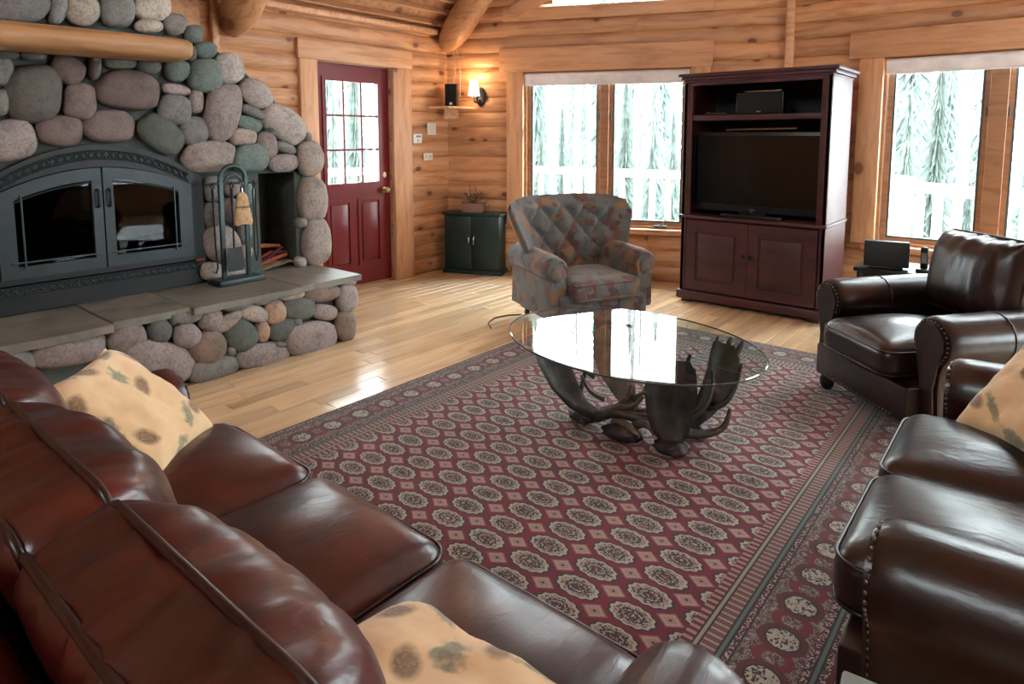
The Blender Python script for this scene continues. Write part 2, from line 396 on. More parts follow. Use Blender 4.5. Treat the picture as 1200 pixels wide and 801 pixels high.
# ------------------------------------------------------------ room shell
TH = math.radians(22.5); XA = -4.97
K1 = Vector((XA, 4.911, 0)); UB = Vector((math.cos(TH), math.sin(TH), 0)); NB = Vector((math.sin(TH), -math.cos(TH), 0))
LB = 3.343; K2 = K1 + UB * LB; YC = K2.y; XR = 4.2; YBK = -3.0
RIDGE = -.4
def zceil(x): return 2.50 + (x - XA) if x < RIDGE else 2.50 + (RIDGE - XA) - (x - RIDGE)
PITC = .152
def wall(name, O, rz, s0, s1, openings, top, logs=True, zmax=9, breaks=(), splits=None, thick=.22):
    """log wall in its own frame: x along the wall, y outward. openings: (s0,s1,z0,z1a,z1b)"""
    bm = nb(); br = sorted({s0, s1, *breaks, *[o[0] for o in openings], *[o[1] for o in openings]}); br = [b for b in br if s0 <= b <= s1]
    for a, b in zip(br, br[1:]):
        mid = (a + b) / 2; ops = sorted([o for o in openings if o[0] < mid < o[1]], key=lambda o: o[2])
        za, zb = -.3, -.3
        def lin(o, s): return o[3] + (o[4] - o[3]) * (s - o[0]) / (o[1] - o[0])
        for o in ops + [None]:
            ta, tb = (o[2], o[2]) if o else (top(a + 1e-4), top(b - 1e-4))
            prism(bm, [(a, za), (b, zb), (b, tb), (a, ta)], 1, 0.0, thick)
            if o: za, zb = lin(o, a), lin(o, b)
    wo = struct(fin(name, bm, PINE, None, O, (0, 0, rz)))
    if logs:
        k = 0
        while k * PITC < zmax:
            z0 = k * PITC; zc = z0 + PITC / 2; segs = [(s0, s1)]
            for o in openings:
                ztop = max(o[3], o[4])
                if o[2] - .05 < zc < ztop + .05:
                    oa, ob = o[0], o[1]
                    if o[3] != o[4]:
                        oa = o[0] + max(0, (zc - min(o[3], o[4]))) / abs(o[4] - o[3]) * (o[1] - o[0]) if o[4] > o[3] else o[0]
                    ns = []
                    for a, b in segs:
                        if ob <= a or oa >= b: ns.append((a, b)); continue
                        if oa > a: ns.append((a, oa))
                        if ob < b: ns.append((ob, b))
                    segs = ns
            for a, b in segs:
                # clip by roof
                n = 60; good = [a + (b - a) * i / n for i in range(n + 1) if top(a + (b - a) * i / n) > z0 + PITC * .9]
                if len(good) < 2: continue
                a2, b2 = good[0], good[-1]; cur = a2
                while b2 - cur > .02:
                    L = random.uniform(1.3, 2.9); e = b2 if b2 - cur < L + .7 else cur + L
                    prof = [(0.0, .001)]
                    hgt = PITC - .003; bul = .042 + random.uniform(-.003, .003)
                    for i in range(9):
                        t = i / 8; prof.append((-bul * math.sin(PI * (.06 + .88 * t)) ** .42, .001 + hgt * t))
                    prof.append((0.0, .001 + hgt))
                    lb = nb(); half = (e - cur) / 2
                    A = [lb.verts.new((-half + .0008, p[0], p[1])) for p in prof]; B = [lb.verts.new((half - .0008, p[0], p[1])) for p in prof]
                    for i in range(len(prof)): j = (i + 1) % len(prof); lb.faces.new((A[i], A[j], B[j], B[i]))
                    lb.faces.new(A[::-1]); lb.faces.new(B)
                    fin('log', lb, PINE, wo, (cur + half, 0, z0), None, smooth=50)
                    cur = e
            k += 1
    return wo
WLO = Vector((XA - .03, 0, 0))
wallL = wall('wall_left', WLO, PI / 2, YBK, 4.93, [(3.30, 4.14, -.3, 2.08, 2.08)], lambda s: 2.62, zmax=2.45)
OB = K1 - NB * .03
wallB = wall('wall_back', OB, TH, -.02, LB + .02, [(.85, 2.49, .52, 2.07, 2.07), (.9, 2.52, 2.70, 2.70, 3.45)],
             lambda s: zceil(XA + s * math.cos(TH)) + .05, zmax=5.0)
OC = Vector((K2.x, YC + .03, 0))
wallC = wall('wall_right', OC, 0, -.02, XR - K2.x, [(.77, 2.34, .51, 2.07, 2.07), (.9, 3.0, 2.75, 4.1, 4.1), (3.1, 5.3, .3, 2.3, 2.3)],
             lambda s: zceil(K2.x + s) + .05, zmax=6.0, breaks=(RIDGE - K2.x,))
wallE = wall('wall_east', Vector((XR, YC, 0)), -PI / 2, 0, YC - YBK, [(1.0, 3.0, .5, 2.2, 2.2)], lambda s: 2.62, logs=False)
wallS = wall('wall_south', Vector((XR, YBK, 0)), PI, 0, XR - XA, [(3.7, 5.7, 3.2, 4.4, 4.4)], lambda s: zceil(XR - s) + .05, logs=False, breaks=(XR - RIDGE,))
# floor: a subfloor and strip boards running along Y
bm = nb(); prism(bm, [(XA - .25, YBK - .2), (XR + .2, YBK - .2), (XR + .2, YC + .25), (K2.x, YC + .25), (XA - .25, 5.0)], 2, -.25, -.018)
floor = struct(fin('floor', bm, FLOORW))
PW = .098; rows = int((XR - XA) / PW) + 1; planks = []; rest = nb()
for i in range(rows):
    x = XA + .002 + PW * (i + .5); y = YBK - random.uniform(0, .8)
    yend = YC if x > K2.x else K1.y + (x - XA) * math.tan(TH)
    while y < yend - .04:
        L = random.choice((.45, .7, .9, 1.1, 1.3, 1.6)); y1 = min(y + L, yend); y0 = max(y, YBK)
        if y1 - y0 > .03: planks.append((x, y0, y1))
        y = y1
def vis(p):
    x, y0, y1 = p
    if x < -2.72 and y1 > 1.0 and not (x < -3.75 and y0 < 2.6 and y1 < 2.7): return 0
    if y1 > 4.4 and -2.75 < x < -.3: return 0
    return 1 + abs(x + 2) + abs((y0 + y1) / 2 - 3)
planks.sort(key=vis); pcache = {}
for n, (x, y0, y1) in enumerate(planks):
    L = y1 - y0
    if n < 290:
        k = round(L, 4)
        if k not in pcache:
            pb = nb(); box(pb, (0, 0, 0), (L - .003, PW - .003, .018)); bmesh.ops.bevel(pb, geom=[e for e in pb.edges if all(v.co.z > 0 for v in e.verts)], offset=.0018, segments=1, affect='EDGES')
            me = bpy.data.meshes.new('floorboard'); bmesh.ops.recalc_face_normals(pb, faces=pb.faces[:]); pb.to_mesh(me); pb.free(); me.materials.append(FLOORW); pcache[k] = me
        link('floorboard', pcache[k], None, floor, (x, (y0 + y1) / 2, -.009), (0, 0, PI / 2))
    else:
        box(rest, ((y0 + y1) / 2, -x, -.009), (L - .0015, PW - .0015, .018))
o = fin('floorboards_beyond', rest, FLOORW, floor, None, (0, 0, PI / 2)); o['kind'] = 'stuff'
# ceiling: two slopes with tongue-and-groove boards along Y
bm = nb()
zr = zceil(RIDGE)
prism(bm, [(XA - .4, 2.50 - .4 + .03), (RIDGE, zr + .03), (XR + .4, 2.50 - .4), (XR + .4, 2.6), (RIDGE, zr + .35), (XA - .4, 2.6)], 1, YBK - .2, YC + .4)
ceiling = struct(fin('ceiling', bm, CEIL))
cang = math.atan(1.0); cb = {}
for i in range(14):
    d = .10 + i * .14; y = YBK
    while y < 5.9:
        L = random.uniform(2.0, 3.4); e = min(y + L, 5.9); b = nb(); box(b, (0, 0, 0), (e - y - .002, .137, .02), .004, 1)
        px = XA + d * math.cos(cang); pz = 2.50 + d * math.sin(cang) + .012
        fin('ceiling_board', b, CEIL, ceiling, (px, (y + e) / 2, pz), Matrix(((0, math.cos(cang), -math.sin(cang)), (1, 0, 0), (0, math.sin(cang), math.cos(cang)))).to_euler())
        y = e
# top plate strip on the left wall
struct(boxo('trim_1', (XA + .05, .9, 2.475), (.09, 7.6, .05), PINE_TRIM, None, .008), 'pine strip along the top of the log wall')
# rafters (round logs with a slanted cut end)
def rafter(y, x0, z0, label, r=.15):
    bm = nb(); pts = []; n = 14
    ax = Vector((math.cos(cang), 0, math.sin(cang)))
    pts = [Vector((0, 0, 0)) + ax * t for t in (0, .10, .25, .5, 1.2, 2.5, 4.9)]
    tube(bm, pts, [r * .45, r * .80, r * .97, r, r, r, r], n)
    for v in bm.verts: v.co += Vector((0, 1, 0)) * noise.noise(v.co * 3 + Vector((y, 0, 0))) * .012
    me_o = fin('roof_beam', bm, BEAMW, None, (x0, y, z0), None, smooth=60)
    return tag(me_o, label, 'beam', kind=None)
rafter(2.54, XA + .06, 2.22, 'round log rafter with a cut end above the stone fireplace')
rafter(4.82, XA + .06, 2.33, 'round log rafter resting above the corner speaker')
# boards behind chimney, corner trim
struct(boxo('trim_2', (XA + .03, 2.13, 1.9), (.07, .34, 1.3), PINE_TRIM, None, .006), 'wide flat pine board beside the chimney')
struct(boxo('trim_3', (XA + .05, 2.41, 2.05), (.05, .05, .95), PINE_TRIM, None, .006), 'narrow pine strip beside the chimney')
def onwall(wo, name, c, s, mat=PINE_TRIM, bev=.006, rot=None):
    o = boxo(name, c, s, mat, wo, bev, rot=rot); return o
# trims in wall frames, as world objects
def wtrim(n, O, rz, s, z, ls, lz, out=-.055, th=.05, rot=0.0, mat=PINE_TRIM, label=None):
    M_ = Matrix.Translation(O) @ Matrix.Rotation(rz, 4, 'Z') @ Matrix.Translation((s, out, z)) @ Matrix.Rotation(rot, 4, 'Y')
    horiz = ls >= lz
    bm = nb(); box(bm, (0, 0, 0), (ls, th, lz) if horiz else (lz, th, ls), .006)
    o = fin(n, bm, mat, smooth=35)
    o.matrix_world = M_ if horiz else M_ @ Matrix.Rotation(-PI / 2, 4, 'Y')
    return struct(o, label)
tn = 4
def T_(*a, **k):
    global tn
    tn += 1; return wtrim('trim_%d' % (tn - 1), *a, **k)
# left wall: door casing (s = world Y)
T_(WLO, PI / 2, 3.215, 1.04, .17, 2.08); T_(WLO, PI / 2, 4.255, 1.04, .23, 2.08); T_(WLO, PI / 2, 3.75, 2.165, 1.27, .17)
# back wall window casings
T_(OB, TH, .762, 1.29, .175, 1.56); T_(OB, TH, 2.58, 1.29, .18, 1.56); T_(OB, TH, 1.64, 2.19, 2.09, .24); T_(OB, TH, 1.67, .495, 1.72, .05, out=-.07, th=.09)
T_(OB, TH, 1.66, 2.635, 2.05, .12); T_(OB, TH, 2.585, 3.1, .13, .78)
T_(OB, TH, 1.62, 3.06, 1.95, .13, rot=-math.atan(.45), out=-.058)
# corner post between back and right walls
struct(boxo('trim_%d' % tn, (K2.x + .01, YC - .03, 2.2), (.07, .07, 4.6), PINE_TRIM, None, .008, rot=(0, 0, TH / 2)), 'narrow pine corner trim above the cabinet'); tn += 1
# right wall window casings (s from K2.x)
T_(OC, 0, .68, 1.29, .18, 1.56); T_(OC, 0, 2.43, 1.29, .18, 1.56); T_(OC, 0, 1.53, 2.18, 2.05, .22); T_(OC, 0, 1.55, .485, 1.75, .05, out=-.07, th=.09)
T_(OC, 0, 1.95, 2.69, 2.4, .12)
# ------------------------------------------------------------ windows
def window(n, O, rz, s0, s1, z0, z1, sashes, label, blind=True, crank=None, recess=.03):
    wo = bpy.data.objects.new('window_%d' % n, None); COL.objects.link(wo); wo.location = O; wo.rotation_euler = (0, 0, rz); struct(wo, label)
    bm = nb(); f = .022
    ringprism(bm, [(s0, z0), (s1, z0), (s1, z1), (s0, z1)], [(s0 + f, z0 + f), (s1 - f, z0 + f), (s1 - f, z1 - f), (s0 + f, z1 - f)], 1, -.02, .2); fin('window_jamb', bm, SASH, wo)
    for i, (a, b) in enumerate(sashes):
        bm = nb(); g = .035
        ringprism(bm, [(a, z0 + f), (b, z0 + f), (b, z1 - f), (a, z1 - f)], [(a + g, z0 + f + g), (b - g, z0 + f + g), (b - g, z1 - f - g), (a + g, z1 - f - g)], 1, .02, .10); so = fin('sash', bm, SASH, wo)
        bm = nb(); k = .016
        ringprism(bm, [(a + g, z0 + f + g), (b - g, z0 + f + g), (b - g, z1 - f - g), (a + g, z1 - f - g)], [(a + g + k, z0 + f + g + k), (b - g - k, z0 + f + g + k), (b - g - k, z1 - f - g - k), (a + g + k, z1 - f - g - k)], 1, .03, .09); fin('gasket', bm, GASKET, so)
        bm = nb(); box(bm, ((a + b) / 2, .06, (z0 + z1) / 2), (b - a - 2 * g, .006, z1 - z0 - 2 * f - 2 * g)); fin('pane', bm, WGLASS, so)
        bm = nb(); box(bm, (b - .015 if i == 0 else a + .015, .012, (z0 + z1) / 2 + .32), (.012, .02, .07), .003); fin('sash_lock', bm, GASKET, so)
    for (a, b), (c, d) in zip(sashes, sashes[1:]):
        bm = nb(); box(bm, ((b + c) / 2, .04, (z0 + z1) / 2), (c - b + .002, .13, z1 - z0 - 2 * f), .004); fin('mullion', bm, SASH, wo)
    if blind:
        bl = root('roller_blind', blind, 'blind', O, rz)
        bm = nb(); cyl(bm, (s0 + .01, -.022, z1 - .035), (s1 - .01, -.022, z1 - .035), .022, n=14); fin('roller', bm, BLIND, bl, smooth=40)
        bm = nb(); box(bm, ((s0 + s1) / 2, -.040, z1 - .08), (s1 - s0 - .03, .004, .10)); fin('cloth', bm, BLIND, bl)
        bm = nb(); box(bm, ((s0 + s1) / 2, -.040, z1 - .132), (s1 - s0 - .03, .012, .018), .004); fin('bottom_bar', bm, BLIND, bl)
    if crank:
        bm = nb(); box(bm, (crank, -.03, z0 + .025), (.13, .03, .02), .006); co = fin('crank_handle', bm, GASKET, wo, smooth=35)
        bm = nb(); tube(bm, [(crank, -.045, z0 + .035), (crank + .03, -.05, z0 + .05), (crank + .055, -.05, z0 + .105)], [.008, .007, .008], 8); fin('crank_arm', bm, GASKET, co, smooth=60)
    return wo
window(1, OB, TH, .85, 2.49, .52, 2.07, [(.875, 1.635), (1.715, 2.465)], 'two-sash window beside the tall red cabinet', 'white roller blind rolled up behind the tufted armchair', crank=2.24)
window(2, OC, 0, .77, 2.34, .51, 2.07, [(.80, 1.49), (1.605, 2.31)], 'two-sash window behind the leather armchair', 'white roller blind rolled up behind the leather armchair')
window(3, OC, 0, 3.1, 5.3, .3, 2.3, [(3.13, 4.16), (4.23, 5.27)], 'unseen large window further along the right wall, added for daylight', None)  # out of view, added to let more daylight in
window(4, OC, 0, .9, 3.0, 2.75, 4.1, [(.93, 1.92), (1.98, 2.97)], 'unseen upper gable window added for daylight', None)  # above the view, put in to give the room more light
window(5, Vector((XR, YC, 0)), -PI / 2, 1.0, 3.0, .5, 2.2, [(1.03, 1.96), (2.04, 2.97)], 'unseen window in the east wall, added as fill light', None)  # unseen opening placed to light the back and right walls
window(7, Vector((XR, YBK, 0)), PI, 3.7, 5.7, 3.2, 4.4, [(3.73, 4.66), (4.74, 5.67)], 'unseen high gable window in the south wall, added as fill light', None)  # unseen, added for high fill; a tv glint suggests a window behind camera
wo = bpy.data.objects.new('window_6', None); COL.objects.link(wo); wo.location = OB; wo.rotation_euler = (0, 0, TH); struct(wo, 'sloped upper window above the back wall window')
bm = nb(); prism(bm, [(.92, 2.71), (2.5, 2.71), (2.5, 3.43)], 1, .06, .066); fin('pane', bm, WGLASS, wo)
bm = nb(); box(bm, (1.71, .06, 2.71), (1.6, .08, .02)); fin('sash', bm, WHITEP, wo)
# daylight portals (guide the sky light through the openings)
def portal(O, rz, s0, s1, z0, z1):
    l = bpy.data.lights.new('window_portal', 'AREA'); l.shape = 'RECTANGLE'; l.size = s1 - s0; l.size_y = z1 - z0; l.cycles.is_portal = True
    o = bpy.data.objects.new('window_portal', l); COL.objects.link(o)
    o.matrix_world = Matrix.Translation(O) @ Matrix.Rotation(rz, 4, 'Z') @ Matrix.Translation(((s0 + s1) / 2, .24, (z0 + z1) / 2)) @ Matrix.Rotation(-PI / 2, 4, 'X')
for a in ((OB, TH, .85, 2.49, .52, 2.07), (OB, TH, .9, 2.52, 2.72, 3.45), (OC, 0, .77, 2.34, .51, 2.07), (OC, 0, 3.1, 5.3, .3, 2.3), (OC, 0, .9, 3.0, 2.75, 4.1),
          (Vector((XR, YC, 0)), -PI / 2, 1.0, 3.0, .5, 2.2), (Vector((XR, YBK, 0)), PI, 3.7, 5.7, 3.2, 4.4), (WLO, PI / 2, 3.41, 4.0, .98, 1.93)): portal(*a)
# ------------------------------------------------------------ entrance door
do = bpy.data.objects.new('door_1', None); COL.objects.link(do); do.location = WLO; do.rotation_euler = (0, 0, PI / 2); struct(do, 'dark red entrance door with nine small panes and a brass knob')
D0, D1, DZ = 3.305, 4.135, 2.075; g0, g1, gz0, gz1 = 3.415, 4.005, .985, 1.925
bm = nb(); ringprism(bm, [(D0, .01), (D1, .01), (D1, DZ), (D0, DZ)], [(g0, gz0), (g1, gz0), (g1, gz1), (g0, gz1)], 1, .0, .045); fin('door_leaf', bm, DOORRED, do)
bm = nb(); ringprism(bm, [(g0 - .03, gz0 - .03), (g1 + .03, gz0 - .03), (g1 + .03, gz1 + .03), (g0 - .03, gz1 + .03)], [(g0 + .006, gz0 + .006), (g1 - .006, gz0 + .006), (g1 - .006, gz1 - .006), (g0 + .006, gz1 - .006)], 1, -.012, .02); fin('glazing_frame', bm, DOORRED, do)
cw, ch = (g1 - g0) / 3, (gz1 - gz0) / 3
for i in (1, 2):
    boxo('muntin', (g0 + cw * i, .012, (gz0 + gz1) / 2), (.018, .03, gz1 - gz0), DOORRED, do); boxo('muntin', ((g0 + g1) / 2, .014, gz0 + ch * i), (g1 - g0, .026, .018), DOORRED, do)
for i in range(3):
    for j in range(3): boxo('pane', (g0 + cw * (i + .5), .022, gz0 + ch * (j + .5)), (cw - .016, .006, ch - .016), WGLASS, do)
for a, b in ((3.40, 3.675), (3.745, 4.02)):
    bm = nb(); ringprism(bm, [(a, .2), (b, .2), (b, .84), (a, .84)], [(a + .03, .23), (b - .03, .23), (b - .03, .81), (a + .03, .81)], 1, -.010, .01); po = fin('door_panel', bm, DOORRED, do)
    bm = nb(); box(bm, ((a + b) / 2, .0, .52), (b - a - .09, .022, .55), .009, 2); fin('raised_field', bm, DOORRED, po, smooth=30)
bm = nb(); lathe(bm, [(.001, 0), (.03, 0), (.03, .008), (.012, .012), (.012, .035), (.028, .045), (.03, .06), (.02, .072), (.001, .074)], 16)
fin('door_knob', bm, BRASS, do, (4.062, 0, .905), (PI / 2, 0, 0), smooth=50)
bm = nb(); lathe(bm, [(.001, 0), (.027, 0), (.026, .014), (.001, .016)], 16); fin('deadbolt', bm, BRASS, do, (4.062, 0, 1.05), (PI / 2, 0, 0), smooth=50)
boxo('threshold', (3.72, .05, .006), (.84, .16, .03), SASH, do)
# ------------------------------------------------------------ stone fireplace
FX = -4.30                      # mortar face of the chimney breast
HX, HZ = -3.72, .455            # hearth front and top
fp = root('stone_fireplace', 'river stone fireplace with a raised slate-topped hearth', 'fireplace', (-4.6, 1.37, 0))
def P(o): o.parent = fp; o.matrix_parent_inverse = Matrix.Translation((4.6, -1.37, 0)); return o
EDGE = [(.0, 2.80), (1.24, 2.80), (1.70, 2.50), (1.96, 2.17), (2.08, 1.89), (2.22, 1.80), (3.4, 1.78)]
def yedge(z):
    for (z0, y0), (z1, y1) in zip(EDGE, EDGE[1:]):
        if z0 <= z <= z1: return y0 + (y1 - y0) * (z - z0) / (z1 - z0)
    return EDGE[-1][1]
CY = 1.37; mir = lambda y: 2 * CY - y
bm = nb()
up = [(yedge(z), z) for z in (1.42, 1.70, 1.96, 2.08, 2.22, 2.42)]
prism(bm, [(XA + .03, 2.3), (FX, 2.3), (FX, 3.12), (XA + .03, 2.46)], 1, mir(1.80), 1.80)
prism(bm, up + [(mir(y), z) for y, z in up[::-1]], 0, XA + .03, FX)               # above the insert
prism(bm, [(1.97, 0), (2.37, 0), (2.37, 1.42), (1.97, 1.42)], 0, XA + .03, FX)    # between insert and wood niche
prism(bm, [(2.655, 0), (2.80, 0), (2.80, 1.24), (2.655, 1.42)], 0, XA + .03, FX)  # right jamb
prism(bm, [(2.37, 1.16), (2.80, 1.16), (2.80, 1.24), (yedge(1.42), 1.42), (2.37, 1.42)], 0, XA + .03, FX)
prism(bm, [(2.37, 0), (2.655, 0), (2.655, 1.16), (2.37, 1.16)], 0, XA + .03, -4.72)   # niche back
prism(bm, [(mir(1.97), 0), (mir(2.80), 0), (mir(2.80), 1.24), (mir(yedge(1.42)), 1.42), (mir(1.97), 1.42)], 0, XA + .03, FX)
for i in range(12):                                                                # masonry around the arched insert
    a = mir(1.97) + 1.2 * i / 12; b = a + .1
    za, zb = 1.365 - .643 * (a - CY) ** 2 - .03, 1.365 - .643 * (b - CY) ** 2 - .03
    prism(bm, [(a, za), (b, zb), (b, 1.42), (a, 1.42)], 0, XA + .03, FX)
P(fin('mortar_core', bm, MORTAR))
bm = nb(); prism(bm, [(-.25, 0), (2.67, 0), (2.67, HZ - .045), (-.25, HZ - .045)], 0, XA + .05, HX - .045); P(fin('hearth_core', bm, MORTAR))
boxo('niche_lining', (-4.70, 2.5125, .80), (.012, .28, .70), plain('niche_panel', srgb(46, 48, 50), .6), fp).location = (-.10, 1.1425, .80)
# slate slabs
def slab(y0, y1, x1, dz=0, jag=.0):
    bm = nb(); poly = [(XA + .1, y0), (x1 + random.uniform(-.008, .008), y0)]
    n = 5
    for i in range(1, n): poly.append((x1 + random.uniform(-.012, .012), y0 + (y1 - y0) * i / n))
    poly += [(x1, y1), (XA + .1, y1)]
    prism(bm, poly, 2, HZ - .042 + dz, HZ + dz); bmesh.ops.bevel(bm, geom=bm.edges[:], offset=.004, segments=1, affect='EDGES'); P(fin('hearth_slab', bm, SLATE))
slab(-.30, .42, HX + .04, .001); slab(.426, 1.20, HX + .045, -.002); slab(1.206, 1.60, HX + .02, .002); slab(1.606, 2.30, HX + .05, -.001); slab(2.306, 2.78, HX + .035, .0)
SC = dict(g=(138, 138, 135), b=(178, 164, 156), m=(158, 146, 144), t=(116, 134, 130), r=(128, 110, 106), d=(104, 110, 104), k=(104, 100, 96), l=(188, 180, 174), o=(184, 154, 132), c=(196, 186, 172), w=(140, 120, 108))
def stone(c, ax1, ax2, d, col, seed, axn=Vector((1, 0, 0))):
    bm = nb(); bmesh.ops.create_icosphere(bm, subdivisions=3, radius=1.0)
    s = Vector((seed * 3.7, seed * 1.3, seed * 2.1))
    for v in bm.verts:
        p = v.co.copy(); n1 = noise.noise(p * .9 + s) * .17 + noise.noise(p * 2.1 + s) * .05
        q = Vector([math.copysign(abs(t) ** .82, t) for t in p]) * (1 + n1)
        v.co = ax1 * q.x + ax2 * q.y + axn * (q.z * d)
    k = SC[col]; j = random.uniform(.92, 1.06)
    return P(fin('stone', bm, STONE, None, c, None, smooth=180, color=srgb(*[min(255, t * j) for t in k])))
def stone_px(x, y, rx, ry, rot, col, X, off, dmin=.045, dmax=.085):
    a = math.radians(rot); c = onx(x, y, X)
    e1 = onx(x + rx * math.cos(a), y + rx * math.sin(a), X) - c; e2 = onx(x - ry * math.sin(a), y + ry * math.cos(a), X) - c
    d = max(dmin, min(dmax, .62 * min(e1.length, e2.length)))
    # back to the mortar plane the stone sits in
    stone(Vector((X + off, c.y, c.z)), e1 * 1.05, e2 * 1.05, d, col, x * .13 + y * .07)
ST = [(41,108,33,32,0,'k'),(80,81,21,16,30,'r'),(95,119,19,20,0,'r'),(72,154,28,17,5,'r'),(12,165,30,24,-10,'m'),(4,84,13,15,0,'g'),(2,120,11,14,0,'g'),(112,78,7,15,0,'k'),(40,65,15,6,0,'d'),(8,64,15,6,0,'d'),
      (152,107,36,23,8,'r'),(129,148,29,19,5,'r'),(190,158,27,18,38,'d'),(207,129,19,17,10,'g'),(228,153,17,16,0,'g'),(142,73,19,7,0,'d'),(175,78,13,9,0,'d'),(208,82,14,13,0,'t'),(207,105,17,6,10,'m'),
      (242,59,12,10,0,'t'),(228,40,10,10,0,'t'),(224,63,7,9,0,'k'),(242,88,20,19,0,'t'),(270,80,15,18,-20,'l'),(231,118,8,14,0,'m'),(262,130,21,32,8,'m'),(301,109,20,15,40,'l'),(297,131,16,6,25,'g'),(292,145,15,8,20,'t'),
      (334,145,27,18,38,'l'),(286,160,15,10,0,'b'),(314,169,11,16,-15,'m'),(336,173,12,6,20,'g'),(333,191,16,11,-8,'m'),(296,185,21,16,0,'t'),(245,183,30,19,-3,'b'),(364,185,15,20,0,'b'),(361,160,4,5,0,'g'),
      (368,232,15,26,0,'b'),(373,284,15,27,3,'b'),(354,261,6,6,0,'g'),(353,307,6,6,0,'b'),(250,222,9,15,0,'g'),(249,252,9,15,0,'g'),(270,246,9,15,0,'m'),(260,286,20,21,0,'b'),(287,268,8,16,0,'g'),(249,318,13,11,0,'b'),(288,296,8,8,0,'b'),(276,319,14,8,0,'l'),(289,315,6,7,0,'g'),(272,220,9,10,0,'m'),(289,226,9,14,0,'t'),
      (24,8,35,18,0,'g'),(69,12,9,17,15,'g'),(98,13,20,17,0,'c'),(139,12,20,19,0,'g'),(180,8,21,16,0,'c'),(175,30,15,8,0,'c'),(206,28,14,12,0,'g'),(318,152,5,5,0,'t'),(256,165,8,5,0,'g'),(247,104,6,5,0,'t'),(215,58,5,5,0,'t')]
for s in ST: stone_px(*s, X=-4.25, off=-.018)
HS = [(17,428,25,21,0,'g'),(82,410,44,19,-10,'m'),(150,397,24,16,-15,'m'),(189,388,14,14,0,'d'),(186,426,41,27,5,'m'),(131,423,11,10,0,'g'),(222,371,17,8,-12,'g'),(250,374,12,15,25,'m'),(222,394,16,15,0,'m'),(269,377,18,8,-40,'b'),
      (246,408,21,18,-35,'w'),(285,394,18,18,-30,'d'),(300,368,16,10,10,'b'),(280,358,17,6,-12,'g'),(313,351,15,6,-10,'g'),(343,346,16,6,-8,'b'),(325,366,12,14,0,'o'),(310,389,8,12,10,'o'),(332,387,17,11,-30,'d'),(353,362,18,13,-5,'d'),
      (381,343,21,11,-6,'w'),(383,366,14,9,5,'m'),(367,396,28,19,-10,'m'),(409,350,11,17,5,'m'),(407,382,12,18,5,'w'),(312,417,30,14,-8,'m'),(253,432,30,14,-15,'g'),(411,331,7,4,0,'b'),(350,378,5,5,0,'g'),(330,404,7,4,0,'g'),(205,375,5,7,0,'d'),(204,412,5,5,0,'d'),(272,412,6,6,0,'g')]
for s in HS: stone_px(*s, X=HX + .02, off=-.03, dmin=.04, dmax=.065)
# the sides and the stretches out of the picture
YV = Vector((0, 1, 0)); ZV = Vector((0, 0, 1)); XV = Vector((1, 0, 0))
for i in range(4):
    for j in range(2):
        stone(Vector((-3.86 - i * .22, 2.665, .12 + j * .2)), XV * .1, ZV * .095, .045, random.choice('gmbw'), i * 7 + j + .3, YV)
for i in range(5):
    for j in range(2): stone(Vector((HX - .03, .62 - i * .2, .12 + j * .2)), YV * .1, ZV * .095, .05, random.choice('gmbw'), i * 5 + j + .7)
for i in range(6):
    for j in range(9):
        z = .56 + j * .2; y = .72 - i * .2 + (j % 2) * .08
        if y > mir(yedge(z)) + .06 and not (.55 < y and z < 2.0) : stone(Vector((FX + .01, y, z)), YV * .105, ZV * .1, .07, random.choice('gmbrd'), i * 3.1 + j)
for i in range(5):
    for j in range(3):
        z = 2.47 + j * .2; y = .98 + i * .2
        stone(Vector((FX + .01, y, z)), YV * .105, ZV * .1, .07, random.choice('gmbc'), i * 2.1 + j + 50)
for j in range(4):
    for i in range(2): stone(Vector((-4.45 - i * .25, 2.80, .58 + j * .19)), XV * .12, ZV * .095, .05, random.choice('gbm'), i + j * 9.1, YV)
# mantel log
bm = nb(); n = 18; ys = [.62, .64, .9, 1.2, 1.5, 1.74, 1.80, 1.825]
for side in (0,):
    rings = []
    for y in ys:
        k = .86 if y in (ys[0], ys[-1]) else 1.0; ring = []
        for i in range(n):
            a = 2 * PI * i / n; x = math.copysign(abs(math.cos(a)) ** .75, math.cos(a)) * .16 * k; z = math.copysign(abs(math.sin(a)) ** .75, math.sin(a)) * .072 * k
            w_ = noise.noise(Vector((math.cos(a), y * 2, math.sin(a)))) * .01
            ring.append(bm.verts.new((y - 1.2, -(x + w_), z + w_ + .012 * (y - 1.2))))
        rings.append(ring)
    for a, b in zip(rings, rings[1:]):
        for i in range(n): bm.faces.new((a[i], a[(i + 1) % n], b[(i + 1) % n], b[i]))
    bm.faces.new(rings[0][::-1]); bm.faces.new(rings[-1])
tag(P(fin('mantel_log', bm, MANT, None, (-4.14, 1.2, 1.932), (0, 0, PI / 2), smooth=50)), 'hewn half-log mantel')
# ------------------------------------------------------------ fireplace insert
IX = -4.255
ins = root('fireplace_insert', 'dark iron fireplace insert with arched twin glass doors', 'stove', (IX, CY, HZ + .003))
def arch(y, top, k=.643): return top - k * y * y
def outline(hw, z0, top, k, n=16): # local y,z relative to HZ
    return [(-hw, z0), (hw, z0)] + [(hw - 2 * hw * i / n, arch(hw - 2 * hw * i / n, top, k)) for i in range(n + 1)]
zt = 1.372 - HZ
bm = nb(); n = 16
out = outline(.588, .155, zt, .643); inn = outline(.505, .195, zt - .13, .5)
ringprism(bm, out, inn, 0, -.30, .0); sur = fin('surround', bm, IRON2, ins, smooth=30)
bm = nb(); box(bm, (-.16, 0, .045), (.28, 1.15, .088)); fin('kick_plate', bm, IRON2, ins)
bm = nb(); box(bm, (-.075, 0, .125), (.15, 1.17, .075)); fin('lower_panel', bm, IRON2, ins)
